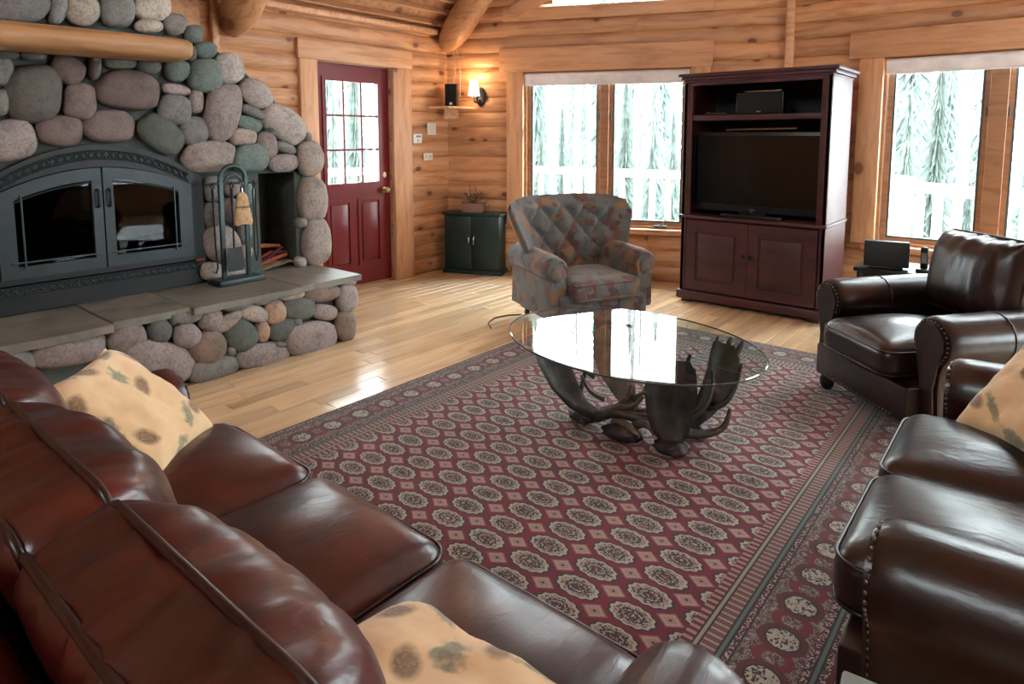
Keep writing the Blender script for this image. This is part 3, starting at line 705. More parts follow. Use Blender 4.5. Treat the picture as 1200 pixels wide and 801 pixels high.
def lattice(bm, f0, f1, y0, y1, n, X):
    for i in range(n):
        a = y0 + (y1 - y0) * i / n; b = y0 + (y1 - y0) * (i + 1) / n
        cyl(bm, (X, a, f0(a)), (X, b, f1(b)), .0042, n=4); cyl(bm, (X, b, f0(b)), (X, a, f1(a)), .0042, n=4)
    for f in (f0, f1):
        pts = [(X, y0 + (y1 - y0) * i / 24, f(y0 + (y1 - y0) * i / 24)) for i in range(25)]; tube(bm, pts, .005, 5)
bm = nb(); lattice(bm, lambda y: arch(y, zt - .082), lambda y: arch(y, zt - .035), -.50, .50, 26, .004); fin('arch_grille', bm, IRON, ins)
bm = nb(); lattice(bm, lambda y: .108, lambda y: .150, -.55, .55, 27, .004); fin('lower_grille', bm, IRON, ins)
bm = nb(); box(bm, (-.43, 0, .42), (.02, 1.0, .76)); box(bm, (-.3, -.51, .42), (.28, .02, .7)); box(bm, (-.3, .51, .42), (.28, .02, .7)); box(bm, (-.3, 0, .17), (.28, 1.0, .04)); fin('firebox', bm, SOOT, ins)
for sg in (-1, 1):
    def dl(y0, y1, z0, top, k, n=10):
        ys = [y0 + (y1 - y0) * i / n for i in range(n + 1)]
        return [(y0, z0)] + [(y1, z0)] + [(y, arch(y, top, k)) for y in ys[::-1]]
    a, b = (.004, .503) if sg > 0 else (-.503, -.004)
    c, d = (.055, .425) if sg > 0 else (-.425, -.055)
    bm = nb(); ringprism(bm, dl(a, b, .198, zt - .134, .5), dl(c, d, .262, zt - .205, .5), 0, -.03, .022); dr = fin('insert_door', bm, IRON, ins, smooth=30)
    bm = nb(); prism(bm, dl(c - .01, d + .01, .25, zt - .195, .5), 0, -.012, -.006); fin('glass_pane', bm, SGLASS, dr)
    bm = nb(); top = [(.032, c + (d - c) * i / 10, arch(c + (d - c) * i / 10, zt - .215, .5)) for i in range(11)]
    tube(bm, top, .005, 6); e = .025
    tube(bm, [(.032, c - e, .285), (.032, d + e, .285)], .005, 6)
    q = d - .03 if sg > 0 else c + .03
    tube(bm, [(.032, q, .25), (.032, q, arch(q, zt - .19, .5))], .005, 6); fin('guard_rod', bm, GREENM, dr, smooth=60)
    bm = nb(); tube(bm, [(.022, sg * .03, zt - .36), (.05, sg * .03, zt - .35), (.05, sg * .03, zt - .27), (.022, sg * .03, zt - .26)], .008, 8); fin('handle', bm, IRON2, dr, smooth=60)
bm = nb(); sphere(bm, (.012, .545, .16), .022, 2, (.4, 1.5, .7)); tag(fin('badge', bm, plain('badge_red', srgb(110, 52, 48), .5), ins, smooth=180), 'small red oval badge')
for i, (y, r_, z) in enumerate(((-.32, .045, .25), (.0, .045, .245), (.32, .045, .25))):
    bm = nb(); tube(bm, [(-.36, y - .12, z), (-.24, y + .12, z + .04)], r_, 10); tag(fin('fire_log', bm, SOOT, None, (IX, CY, HZ), None, smooth=50), 'charred log lying behind the insert glass', 'firewood', 'charred logs in the firebox')
# ------------------------------------------------------------ firewood niche contents
NX = -4.45
fw = [((-4.40, 2.51, HZ + .05), .02, (.2, .1, .0), (196, 104, 72), 'orange-brown stick lowest in the fireplace wood niche'), ((-4.43, 2.52, HZ + .10), .018, (-.25, .3, .1), (150, 62, 58), 'brick-red stick lying across the pile in the wood niche'), ((-4.48, 2.50, HZ + .145), .02, (.15, -.2, .05), (206, 122, 78), 'pale orange stick on top of the pile in the wood niche'), ((-4.40, 2.49, HZ + .075), .015, (.4, .15, .2), (96, 48, 66), 'dark purple-brown stick tilted in the wood niche pile'), ((-4.52, 2.53, HZ + .06), .022, (-.1, 0, .2), (170, 92, 66), 'rust-coloured stick at the back of the wood niche')]
KW = Mt('kindling_wood'); kv = KW.coord(scale=(1, 8, 8)); KW.set(Base_Color=KW.mix(1.0, KW.ocol(), KW.ramp(KW.noise(kv, 8, 4), [(.3, (.55, .55, .55, 1)), (.7, (1, 1, 1, 1))]), 'MULTIPLY'), Roughness=.8)
for c, r_, t, col, lab in fw:
    bm = nb(); tube(bm, [(0, -.11, -.03 * t[0]), (.03 * t[1], 0, .01), (.02, .11, .14 * t[0])], [r_, r_ * 1.1, r_ * .9], 6, flat=.7); tag(fin('kindling_stick', bm, KW.m, None, c, (t[1], 0, t[2] * .5), smooth=40, color=srgb(*col)), lab, 'firewood', 'kindling in the wood niche')
bm = nb(); n = 10; gv = [[bm.verts.new((-.08 + .16 * i / n, -.125 + .25 * j / n, .02 * noise.noise(Vector((i * .5, j * .45, 3))) + .03 * (j / n))) for j in range(n + 1)] for i in range(n + 1)]
for i in range(n):
    for j in range(n): bm.faces.new((gv[i][j], gv[i + 1][j], gv[i + 1][j + 1], gv[i][j + 1]))
bmesh.ops.solidify(bm, geom=bm.faces[:], thickness=.004)
tag(fin('newspaper', bm, PAPER, None, (-4.375, 2.512, HZ + .012), None, smooth=60), 'folded pale newspaper under the kindling in the niche', 'newspaper')
# ------------------------------------------------------------ fire tool stand
tc = Vector((-4.13, 2.10, HZ + .001))
ts = root('fire_tool_stand', 'green-grey metal fireplace tool stand with an arched top', 'tool stand', tc)
bm = nb(); box(bm, (0, 0, .018), (.15, .30, .030), .005); fin('base', bm, GREENM, ts, smooth=30)
bm = nb(); box(bm, (0, 0, .006), (.17, .32, .012), .003); fin('foot_plate', bm, IRON2, ts, smooth=30)
for y in (-.085, .085):
    bm = nb(); box(bm, (0, y, .36), (.022, .030, .68), .003); fin('post', bm, GREENM, ts, smooth=30)
bm = nb(); tube(bm, [(0, .085 * math.cos(PI * i / 12), .69 + .085 * math.sin(PI * i / 12)) for i in range(13)], .016, 8, flat=.8); fin('arch', bm, GREENM, ts, smooth=60)
bm = nb(); tube(bm, [(0, -.18, .66), (0, .16, .66)], .009, 8); tube(bm, [(0, .06 * math.cos(PI * i / 10), .66 + .055 * math.sin(PI * i / 10)) for i in range(11)], .007, 6); fin('hanger_bar', bm, GREENM, ts, smooth=60)
for y in (-.155, -.03, .04, .125):
    bm = nb(); tube(bm, [(0, y, .66), (.025, y, .652), (.035, y, .662), (.036, y, .675)], .004, 6); fin('hook', bm, BLACKM, ts, smooth=60)
def tool(name, label, y, build, x=.036):
    r_ = root(name, label, 'fire tool', tc + Vector((x, y, .66)), 0, 'tools on the fireplace stand'); build(r_); return r_
def hookend(bm): tube(bm, [(.0, .012 * math.sin(t), -.012 + .014 * math.cos(t)) for t in [2 * PI * i / 10 for i in range(10)]], .004, 6, closed=True)
def b_poker(r_):
    bm = nb(); hookend(bm); tube(bm, [(0, 0, -.03), (0, 0, -.14)], [.010, .008], 8); fin('handle', bm, BLACKM, r_, smooth=60)
    bm = nb(); tube(bm, [(0, 0, -.13), (0, .004, -.40), (0, .012, -.54), (0, .0, -.575), (0, -.02, -.56)], [.006, .006, .006, .006, .003], 8); fin('shaft', bm, BLACKM, r_, smooth=60)
def b_shovel(r_):
    bm = nb(); hookend(bm); tube(bm, [(0, 0, -.03), (0, 0, -.14)], [.010, .008], 8); fin('handle', bm, BLACKM, r_, smooth=60)
    bm = nb(); tube(bm, [(0, 0, -.13), (0, .0, -.43)], .006, 8); fin('shaft', bm, BLACKM, r_, smooth=60)
    bm = nb(); pts = [(-.045, -.42), (.045, -.42), (.06, -.55), (.05, -.575), (-.05, -.575), (-.06, -.55)]
    prism(bm, [(y, z) for y, z in pts], 0, -.003, .003)
    for v in bm.verts: v.co.x += (v.co.y / .06) ** 2 * .022 - .004
    fin('scoop', bm, BLACKM, r_, smooth=40)
def b_broom(r_):
    bm = nb(); hookend(bm); tube(bm, [(0, 0, -.03), (0, 0, -.07)], .009, 8); fin('handle', bm, CHROME, r_, smooth=60)
    prof = [(.012, -.06), (.034, -.08), (.042, -.12), (.045, -.155), (.048, -.165), (.056, -.20), (.066, -.255), (.062, -.27)]
    bm = nb(); rings = []
    for rr, z in prof: rings.append([bm.verts.new((rr * .42 * math.cos(2 * PI * k / 16), rr * math.sin(2 * PI * k / 16) * (1 + .03 * (k % 2)), z - .006 * (k % 3) * (z < -.25))) for k in range(16)])
    for a, b in zip(rings, rings[1:]):
        for k in range(16): bm.faces.new((a[k], a[(k + 1) % 16], b[(k + 1) % 16], b[k]))
    bm.faces.new(rings[0][::-1]); bm.faces.new(rings[-1]); br = fin('bristles', bm, STRAW, r_, smooth=60)
    bm = nb(); tube(bm, [(.020 * math.cos(t), .047 * math.sin(t), -.158) for t in [2 * PI * i / 20 for i in range(20)]], .003, 5, closed=True); fin('binding', bm, BLACKM, br, smooth=60)
def b_tongs(r_):
    for s in (-1, 1):
        bm = nb(); tube(bm, [(0, 0, -.01), (0, s * .012, -.06), (0, s * .006, -.2), (0, s * .014, -.45), (0, s * .002, -.53)], .005, 7); fin('arm', bm, BLACKM, r_, smooth=60)
    bm = nb(); hookend(bm); fin('ring', bm, BLACKM, r_, smooth=60)
tool('fire_poker', 'black iron poker hanging from the fireplace tool stand', -.155, b_poker)
tool('fire_shovel', 'black ash shovel hanging from the fireplace tool stand', -.03, b_shovel)
tool('hearth_broom', 'short straw hearth broom hanging from the tool stand', .04, b_broom)
tool('fire_tongs', 'black fire tongs hanging beside the wood niche', .125, b_tongs)
# ------------------------------------------------------------ things on the log walls
def place(o, O, rz, s, out, z): o.matrix_world = Matrix.Translation(O) @ Matrix.Rotation(rz, 4, 'Z') @ Matrix.Translation((s, out, z))
def wroot(name, label, cat, O, rz, s, out, z, group=None):
    r_ = root(name, label, cat, (0, 0, 0), 0, group); p = Matrix.Rotation(rz, 4, 'Z') @ Vector((s, out, 0)); r_.location = Vector(O) + p + Vector((0, 0, z)); r_.rotation_euler = (0, 0, rz); return r_
LOGF = -.052
th = wroot('thermostat', 'white wall thermostat box beside the door casing', 'thermostat', WLO, PI / 2, 4.445, LOGF, 1.40)
boxo('case', (0, -.013, 0), (.115, .026, .095), WHITEP, th, .005); boxo('display', (.005, -.0275, .022), (.06, .003, .016), plain('lcd', srgb(120, 124, 128), .4), th); boxo('dial_mark', (0, -.0275, -.02), (.006, .003, .03), BLACKP, th)
bm = nb(); box(bm, (0, -.002, 0), (.125, .004, .125)); nt = fin('note_sheet', bm, PAPER, None); place(nt, WLO, PI / 2, 4.655, LOGF, 1.50); tag(nt, 'square white note pinned near the corner above the switch plate', 'paper')
sw = wroot('wall_plate', 'cream wall plate below the pinned note', 'wall plate', WLO, PI / 2, 4.60, LOGF, 1.215)
boxo('plate', (0, -.004, 0), (.125, .008, .075), WHITEP, sw, .003)
for x in (-.03, .03): boxo('toggle', (x, -.010, 0), (.012, .014, .022), PAPER, sw, .002)
# corner shelf with loudspeaker
cs = root('corner_shelf', 'small wooden corner shelf carrying a black loudspeaker', 'shelf', K1 + Vector((.055, -.03, 1.705)))
bm = nb(); prism(bm, [(0, 0), (.33 * UB.x, .33 * UB.y - .03), (.22, -.22), (0, -.30)], 2, 0, .022); fin('board', bm, PINE_TRIM, cs)
bm = nb(); prism(bm, [(.01, -.01), (.13 * UB.x, .13 * UB.y - .03), (.05, -.12)], 2, -.10, 0); fin('bracket', bm, PINE_TRIM, cs)
sp = root('loudspeaker', 'small black loudspeaker standing on the corner shelf', 'loudspeaker', cs.location + Vector((.115, -.075, .022)), math.radians(36))
boxo('cabinet', (0, 0, .115), (.125, .11, .23), BLACKP, sp, .006); boxo('grille', (0, -.058, .115), (.115, .006, .215), plain('speaker_cloth', srgb(18, 24, 26), .9), sp, .003); boxo('badge', (0, -.062, .03), (.026, .003, .022), WHITEP, sp)
for i, dx in enumerate((-.02, .07)):
    p = sp.location; bm = nb(); tube(bm, [(p.x + dx, p.y + .05, p.z + .20 - .1 * i), (p.x + dx * .9, p.y + .07, p.z + .35), (p.x - .02 + dx * .5, p.y + .06, p.z + .62)], .004, 6); tag(fin('speaker_wire', bm, WIRE, None, smooth=60), 'pale wire running up from the corner loudspeaker', 'cable', 'speaker wires')
# sconce
sn = wroot('wall_sconce', 'lit wall sconce with a white conical shade and dark oval backplate', 'wall lamp', OB, TH, .37, LOGF, 1.85)
bm = nb(); sphere(bm, (.02, -.008, -.02), 1, 3, (.055, .022, .10)); fin('backplate', bm, BLACKM, sn, smooth=180)
bm = nb(); tube(bm, [(.02, -.02, -.05), (.01, -.07, -.085), (-.01, -.115, -.075), (-.015, -.12, -.03)], .009, 8); fin('arm', bm, BLACKM, sn, smooth=60)
bm = nb(); lathe(bm, [(.03, -.035), (.034, -.028), (.012, -.02), (.012, 0)], 14, (-.015, -.12, 0)); fin('socket', bm, BLACKM, sn, smooth=50)
bm = nb(); lathe(bm, [(.060, -.012), (.038, .145), (.036, .145), (.058, -.012)], 22, (-.015, -.12, 0)); sh = fin('shade', bm, SHADE, sn, smooth=50)
l = bpy.data.lights.new('sconce_bulb', 'POINT'); l.energy = 1.1; l.color = (1, .66, .36); l.shadow_soft_size = .03; lo = bpy.data.objects.new('sconce_bulb', l); COL.objects.link(lo); lo.parent = sn; lo.location = (-.015, -.125, .18)
l2 = bpy.data.lights.new('sconce_bulb', 'POINT'); l2.energy = .6; l2.color = (1, .66, .36); l2.shadow_soft_size = .03; lo = bpy.data.objects.new('sconce_bulb', l2); COL.objects.link(lo); lo.parent = sn; lo.location = (-.015, -.125, -.05)
# ------------------------------------------------------------ dark cabinet in the corner with a planter
gc = wroot('small_cabinet', 'low dark green two-door cabinet in the room corner', 'cabinet', OB, TH, .36, -.26, 0)
boxo('carcass', (0, .095, .32), (.60, .20, .58), GREENC, gc, .004); boxo('top', (0, .085, .625), (.645, .235, .025), GREENC, gc, .005); boxo('plinth', (0, .09, .02), (.645, .225, .04), GREENC, gc, .004)
for s in (-1, 1):
    d = boxo('door', (s * .151, -.012, .325), (.298, .018, .55), GREENC, gc, .004)
    bm = nb(); tube(bm, [(0, -.01, -.045), (0, -.028, -.03), (0, -.028, .03), (0, -.01, .045)], .006, 8); fin('handle', bm, CHROME, d, (-s * .125, 0, .03), smooth=60)
pl = wroot('planter_basket', 'pinkish woven trough with trailing plants on the dark cabinet', 'planter', OB, TH, .345, -.185, .6385)
bm = nb(); prism(bm, [(-.10, 0), (.10, 0), (.125, .095), (-.125, .095)], 1, -.055, .055); fin('trough', bm, plain('basket', srgb(140, 110, 98), .8, bump=.6, bscale=90), pl)
GL = plain('leaf_green', srgb(84, 92, 66), .6); WF = plain('white_bloom', srgb(196, 196, 190), .7); TWIG = plain('twig', srgb(96, 80, 70), .8)
def leafs(name, n, spread, mat, seed, z0=.09, h=.10, cx=0):
    random.seed(seed); bm = nb()
    for i in range(n):
        a = random.uniform(0, 2 * PI); r_ = random.uniform(.0, spread); b = Vector((cx + r_ * math.cos(a), r_ * .5 * math.sin(a), z0 + random.uniform(-.01, h)))
        d = Vector((math.cos(a), math.sin(a) * .7, random.uniform(-.2, .9))).normalized() * random.uniform(.03, .06); q = d.cross(Vector((0, 0, 1))).normalized() * .012
        vv = [bm.verts.new(p) for p in (b, b + d * .5 + q, b + d, b + d * .5 - q)]; bm.faces.new(vv)
    o = fin(name, bm, mat, pl); o['kind'] = 'stuff'; return o
leafs('foliage', 110, .13, GL, 3); leafs('blossoms', 26, .05, WF, 5, .10, .07, -.08)
for p in ([(.03, 0, .09), (.035, 0, .2), (.02, .0, .27)], [(-.03, 0, .09), (-.035, .01, .22), (-.045, .01, .29)], [(.09, 0, .09), (.16, -.02, .12), (.20, -.04, .03), (.22, -.05, .005)], [(.10, -.02, .08), (.18, -.03, .06), (.24, -.05, .02)]):
    bm = nb(); tube(bm, p, .004, 5); fin('stem', bm, TWIG, pl, smooth=60)
random.seed(11)
# ------------------------------------------------------------ armoire with television
ar = root('tv_armoire', 'tall dark cherry armoire with open upper bays and two panelled doors', 'armoire', (-1.837, 5.19, 0))
AW, AD, AH = 1.15, .61, 1.94; hw = AW / 2
boxo('side_panel', (-hw + .012, AD / 2, .97), (.024, AD, 1.80), CHERRY, ar); boxo('side_panel', (hw - .012, AD / 2, .97), (.024, AD, 1.80), CHERRY, ar)
boxo('back_panel', (0, AD - .008, .97), (AW - .05, .012, 1.80), plain('armoire_back', srgb(30, 18, 20), .6), ar)
for s in (-1, 1): boxo('stile', (s * (hw - .035), .012, 1.31), (.07, .024, 1.14), CHERRY, ar, .003)
boxo('top_rail', (0, .012, 1.858), (AW - .14, .024, .035), CHERRY, ar, .002)
boxo('shelf', (0, .26, 1.575), (AW - .052, .50, .045), CHERRY, ar, .004)
boxo('tv_deck', (0, AD / 2 - .02, .745), (AW + .03, AD + .02, .028), CHERRY, ar, .008)
bm = nb()
for z0, z1, ov in ((1.868, 1.885, .008), (1.885, 1.912, .026), (1.912, 1.94, .048)): box(bm, (0, AD / 2 - .01, (z0 + z1) / 2), (AW + 2 * ov, AD + ov, z1 - z0), .006)
fin('cornice', bm, CHERRY, ar, smooth=30)
boxo('base_moulding', (0, AD / 2 - .012, .068), (AW + .05, AD + .02, .075), CHERRY, ar, .01)
for s in (-1, 1):
    for y in (.05, AD - .08): boxo('foot', (s * (hw - .06), y, .017), (.09, .09, .034), CHERRY, ar, .006)
    boxo('stile', (s * (hw - .022), .012, .418), (.044, .024, .625), CHERRY, ar, .003)
    c = s * .263
    bm = nb(); a, b, z0, z1 = -.262, .262, -.30, .30; q = .085
    ringprism(bm, [(a, z0), (b, z0), (b, z1), (a, z1)], [(a + q, z0 + q), (b - q, z0 + q), (b - q, z1 - q), (a + q, z1 - q)], 1, -.006, .016); dr = fin('door', bm, CHERRY, ar, (c, 0, .418))
    bm = nb(); box(bm, (0, .006, 0), (b - a - 2 * q, .008, z1 - z0 - 2 * q)); box(bm, (0, .0, 0), (b - a - 2 * q - .05, .014, z1 - z0 - 2 * q - .05), .006); fin('panel', bm, CHERRY, dr, smooth=30)
    bm = nb(); lathe(bm, [(.001, 0), (.008, 0), (.007, .014), (.015, .022), (.012, .03), (.001, .032)], 12); fin('knob', bm, BLACKM, dr, (-s * .235, -.006, .035), (PI / 2, 0, 0), smooth=50)
tv = root('television', 'black flat-screen television inside the armoire', 'television', (-1.845, 5.30, .7595))
boxo('frame', (0, 0, .37), (1.04, .05, .655), BLACKP, tv, .006); boxo('screen', (0, -.0262, .385), (.985, .004, .565), SCREEN, tv)
boxo('stand_neck', (0, .01, .05), (.22, .04, .06), BLACKP, tv, .004); boxo('stand_base', (0, .02, .012), (.5, .16, .022), BLACKP, tv, .004)
boxo('logo', (0, -.0265, .068), (.05, .003, .009), plain('logo_grey', srgb(90, 92, 94), .4), tv); boxo('indicator', (-.2, -.0265, .066), (.012, .003, .008), CHROME, tv)
boxo('chin_button', (.0, -.0265, .052), (.016, .003, .008), CHROME, tv)
cp = root('centre_speaker', 'black centre speaker on the upper armoire shelf', 'loudspeaker', (-1.81, 5.33, 1.5985))
boxo('cabinet', (0, 0, .085), (.37, .16, .165), BLACKP, cp, .006); boxo('grille', (0, -.082, .085), (.355, .008, .15), plain('speaker_cloth_2', srgb(16, 19, 20), .9), cp, .003); boxo('badge', (0, -.087, .02), (.035, .003, .01), CHROME, cp)
rd = root('sensor_bar', 'slim black glossy device lying on the centre speaker', 'device', (-1.80, 5.32, 1.768)); boxo('body', (0, 0, .012), (.30, .05, .022), BLACKP, rd, .005); boxo('glint_strip', (0, -.026, .012), (.26, .003, .006), CHROME, rd)
gl = root('remote_control', 'small black remote lying on the upper armoire shelf', 'remote', (-2.17, 5.27, 1.5985), .1); boxo('body', (0, 0, .010), (.17, .045, .018), BLACKP, gl, .005); boxo('button', (-.06, -.01, .0205), (.012, .012, .005), WHITEP, gl)
bm = nb(); tube(bm, [(-.28, 0, 0), (.28, 0, .01)], .009, 8); tag(fin('gold_line', bm, BRASS, None, (-1.82, 5.33, 1.475), None, smooth=60), 'thin brass-coloured line along the top of the television', 'rod')  # thin brass bar drawn for the gold line over the screen
# ------------------------------------------------------------ side table by the right window
st = root('side_table', 'low black side table under the right window', 'side table', (-.70, 5.15, 0))
boxo('top', (0, 0, .505), (.62, .42, .03), BLACKP, st, .006)
for sx in (-1, 1):
    for sy in (-1, 1): boxo('leg', (sx * .27, sy * .17, .245), (.04, .04, .49), BLACKP, st, .004)
boxo('apron', (0, -.18, .455), (.5, .02, .07), BLACKP, st)
wb = root('tabletop_speaker', 'wide black panel-shaped speaker standing on the side table', 'speaker', (-.825, 5.02, .5215), math.radians(12)); boxo('body', (0, 0, .10), (.27, .07, .175), plain('panel_black', srgb(24, 26, 28), .55), wb, .008); boxo('foot', (0, 0, .008), (.2, .10, .014), BLACKP, wb, .004)
ph = root('cordless_phone', 'black cordless phone in its charging cradle on the side table', 'phone', (-.60, 4.99, .5215)); boxo('cradle', (.01, 0, .016), (.10, .09, .03), BLACKP, ph, .008); boxo('handset', (0, .01, .10), (.045, .028, .15), BLACKP, ph, .010, rot=(.15, 0, 0)); boxo('keypad', (0, -.006, .10), (.03, .004, .07), plain('keys', srgb(110, 112, 114), .5), ph, rot=(.15, 0, 0))
# ------------------------------------------------------------ leather seating
NAIL = plain('nailhead', srgb(120, 108, 96), .3, .8)
def arm_profile(s, R=.115, cz=.515, n=14):
    pts = [(.065, .10), (.058, .30), (.045, .41)]
    for i in range(n + 1):
        a = math.radians(205 - 255 * i / n); pts.append((.115 + R * math.cos(a), cz + R * math.sin(a)))
    return [(s * x, z) for x, z in pts + [(.172, .38), (.165, .28), (.180, .10)]]
def leather_seat(name, label, cat, loc, rz, n, sw, aw=.21, SD=.93, group=None, backh=.66, leather=None):
    leather = leather or LEATHER; rt = root(name, label, cat, loc, rz, group); hwid = n * sw / 2; AF = SD - .125
    boxo('base_frame', (0, SD / 2 - .01, .185), (2 * hwid + .16, SD - .07, .17), leather, rt, .012)
    bm = nb()
    for i in range(int(2 * hwid / .024)): sphere(bm, (-hwid + .012 + i * .024, SD - .042, .118), .0058, 1)
    fin('nailhead_trim', bm, NAIL, rt, smooth=180)
    for sx in (-1, 1):
        for y in (.04, SD - .12):
            bm = nb(); lathe(bm, [(.022, 0), (.036, .02), (.040, .05), (.03, .085), (.034, .10)], 14, (sx * (hwid + .08), y, 0)); fin('foot', bm, BLACKM, rt, smooth=50)
        prof = arm_profile(sx); cx, cz = sx * .115, .42
        secs = [(-.02, .90), (.0, .97), (.03, 1), (.25, 1), (.45, 1), (.65, 1), (AF - .05, 1), (AF - .015, .985), (AF, .95)]
        bm = nb(); rings = []
        for y, k in secs: rings.append([bm.verts.new((sx * hwid + cx + (x - cx) * k, y, cz + (z - cz) * k - .03 * max(0, (y - .3)) * (z > .3))) for x, z in prof])
        for a, b in zip(rings, rings[1:]):
            for i in range(len(prof)): j = (i + 1) % len(prof); bm.faces.new((a[i], a[j], b[j], b[i]))
        bm.faces.new(rings[0][::-1]); bm.faces.new(rings[-1]); am = fin('arm', bm, leather, rt, smooth=40)
        bm = nb(); prof2 = prof[3:-3]; tube(bm, [(sx * hwid + cx + (x - cx) * 1.004, .50, cz + (z - cz) * 1.006 - .006) for x, z in prof2], .004, 6); fin('arm_seam', bm, WELT, am, smooth=60)
        # scroll panel on the arm front
        pan = []
        for i in range(17):
            a = math.radians(225 - 270 * i / 16); pan.append((.115 + .092 * math.cos(a), .497 + .092 * math.sin(a)))
        pan += [(.160, .40), (.142, .30), (.150, .20), (.178, .11), (.055, .11), (.082, .2), (.078, .32)]
        pan = [(sx * hwid + sx * x, z) for x, z in pan]
        bm = nb(); prism(bm, pan, 1, AF - .02, AF + .016)
        bmesh.ops.bevel(bm, geom=[e for e in bm.edges if all(abs(v.co.y - AF - .016) < 1e-5 for v in e.verts)], offset=.008, segments=2, affect='EDGES'); fin('scroll_panel', bm, leather, am, smooth=45)
        bm = nb(); L = pan + [pan[0]]; acc = 0
        for p, q in zip(L, L[1:]):
            d = math.dist(p, q); t = -acc
            while t + .021 < d:
                t += .021; x = p[0] + (q[0] - p[0]) * t / d; z = p[1] + (q[1] - p[1]) * t / d
                c0, c1 = sx * hwid + sx * .115, .44; sphere(bm, (c0 + (x - c0) * 1.05, AF + .006, c1 + (z - c1) * 1.03), .0058, 1)
            acc = d - t
        fin('nailhead_trim', bm, NAIL, am, smooth=180)
    bm = rbox_bm((hwid + .10, .07, .27), .055, 12); fin('back_frame', bm, leather, rt, (0, .015, .53), (math.radians(5), 0, 0), smooth=180)
    for i in range(n):
        x = -hwid + sw * (i + .5)
        bm = rbox_bm((sw / 2 - .004, .315, .085), .065, 20, crown=.058, fold=.0025, seed=i * 3); c = fin('seat_cushion', bm, leather, rt, (x, SD - .315, .352), None, smooth=180)
        for z in (.055, -.055):
            bm = nb(); tube(bm, rrect(sw / 2 - .008, .311, .065, z), .0055, 6, closed=True); fin('welt', bm, WELT, c, smooth=180)
        bm = rbox_bm((sw / 2 + .004, .085, .215), .05, 40, fold=.011, seed=i * 5 + 2, bulge=.10); b = fin('back_cushion', bm, leather, rt, (x, .19, backh), (math.radians(12), 0, 0), smooth=180)
        for y in (.057, -.057):
            pts = [(px_, y + (.03 if y > 0 else -.01) * (1 - (px_ / (sw / 2)) ** 4) * 0, py_) for px_, py_, _ in rrect(sw / 2 + .000, .2115, .05, 0)]
            bm = nb(); tube(bm, pts, .0075, 7, closed=True); fin('welt', bm, WELT, b, smooth=180)
    return rt
SOFA_Z = .012
leather_seat('sofa', 'three-seat burgundy leather sofa with its back to the viewer', 'sofa', (-1.327, .116, SOFA_Z), 0, 3, .5617)
leather_seat('loveseat', 'two-seat dark leather loveseat with nailhead-trimmed rolled arms', 'sofa', (.585, 2.12, SOFA_Z), PI / 2, 2, .53, leather=DARKLEATHER)
leather_seat('club_chair', 'dark leather club chair with rolled arms beside the side table', 'armchair', (-.08, 4.20, SOFA_Z), math.atan2(-.731, -.682) - PI / 2, 1, .53, backh=.69, leather=DARKLEATHER)
# ------------------------------------------------------------ throw pillows
def pillow(label, loc, rot, size=.44, th=.075, seed=0, curl=.0):
    bm = nb(); n = 26; s = size / 2; grids = []
    for sg in (1, -1):
        g = []
        for i in range(n + 1):
            row = []
            for j in range(n + 1):
                u, v = 2 * i / n - 1, 2 * j / n - 1
                pin = 1 - .10 * (1 - v * v) * abs(u) ** 3; pin2 = 1 - .10 * (1 - u * u) * abs(v) ** 3
                h = th * max(0, (1 - u ** 4) * (1 - v ** 4)) ** .55
                fo = .016 * noise.noise(Vector((u * 2.4 + seed, v * 2.4, sg + seed))) + .007 * noise.noise(Vector((u * 6, v * 6 + seed, sg)))
                z = sg * h + (fo * (.3 + (1 - u * u) * (1 - v * v))) + curl * (u * u + v * v)
                row.append(bm.verts.new((s * u * pin, s * v * pin2, z)))
            g.append(row)
        for i in range(n):
            for j in range(n): bm.faces.new((g[i][j], g[i + 1][j], g[i + 1][j + 1], g[i][j + 1]))
        grids.append(g)
    bmesh.ops.remove_doubles(bm, verts=bm.verts[:], dist=1e-4)
    o = fin('throw_pillow', bm, PILLOW, None, loc, rot, smooth=180); return tag(o, label, 'pillow', None)
def frame_rot(xd, yd):
    xd = Vector(xd).normalized(); z = xd.cross(Vector(yd)).normalized(); y = z.cross(xd); return Matrix((xd, y, z)).transposed().to_euler()
pillow('tan pinecone pillow on the sofa beside the far arm, toward the hearth', (-2.06, .69, .59), frame_rot((.60, -.62, .0), (-.45, -.45, .55)), .44, .08, 1)
pillow('tan pinecone pillow on the sofa beside the arm near the loveseat', (-.675, .575, .53), frame_rot((.85, .06, -.02), (-.10, .8, -.16)), .50, .075, 4)
pillow('tan pinecone pillow leaning in the corner of the loveseat', (.06, 2.50, .62), frame_rot((.55, -.60, .05), (.45, .40, .62)), .44, .08, 8)
# ------------------------------------------------------------ rug
bm = nb(); x0, x1, y0, y1 = RUGB; box(bm, ((x0 + x1) / 2, (y0 + y1) / 2, .006), (x1 - x0, y1 - y0, .011)); tag(fin('area_rug', bm, RUG), 'dark red oriental rug with rows of cream medallions', 'rug')
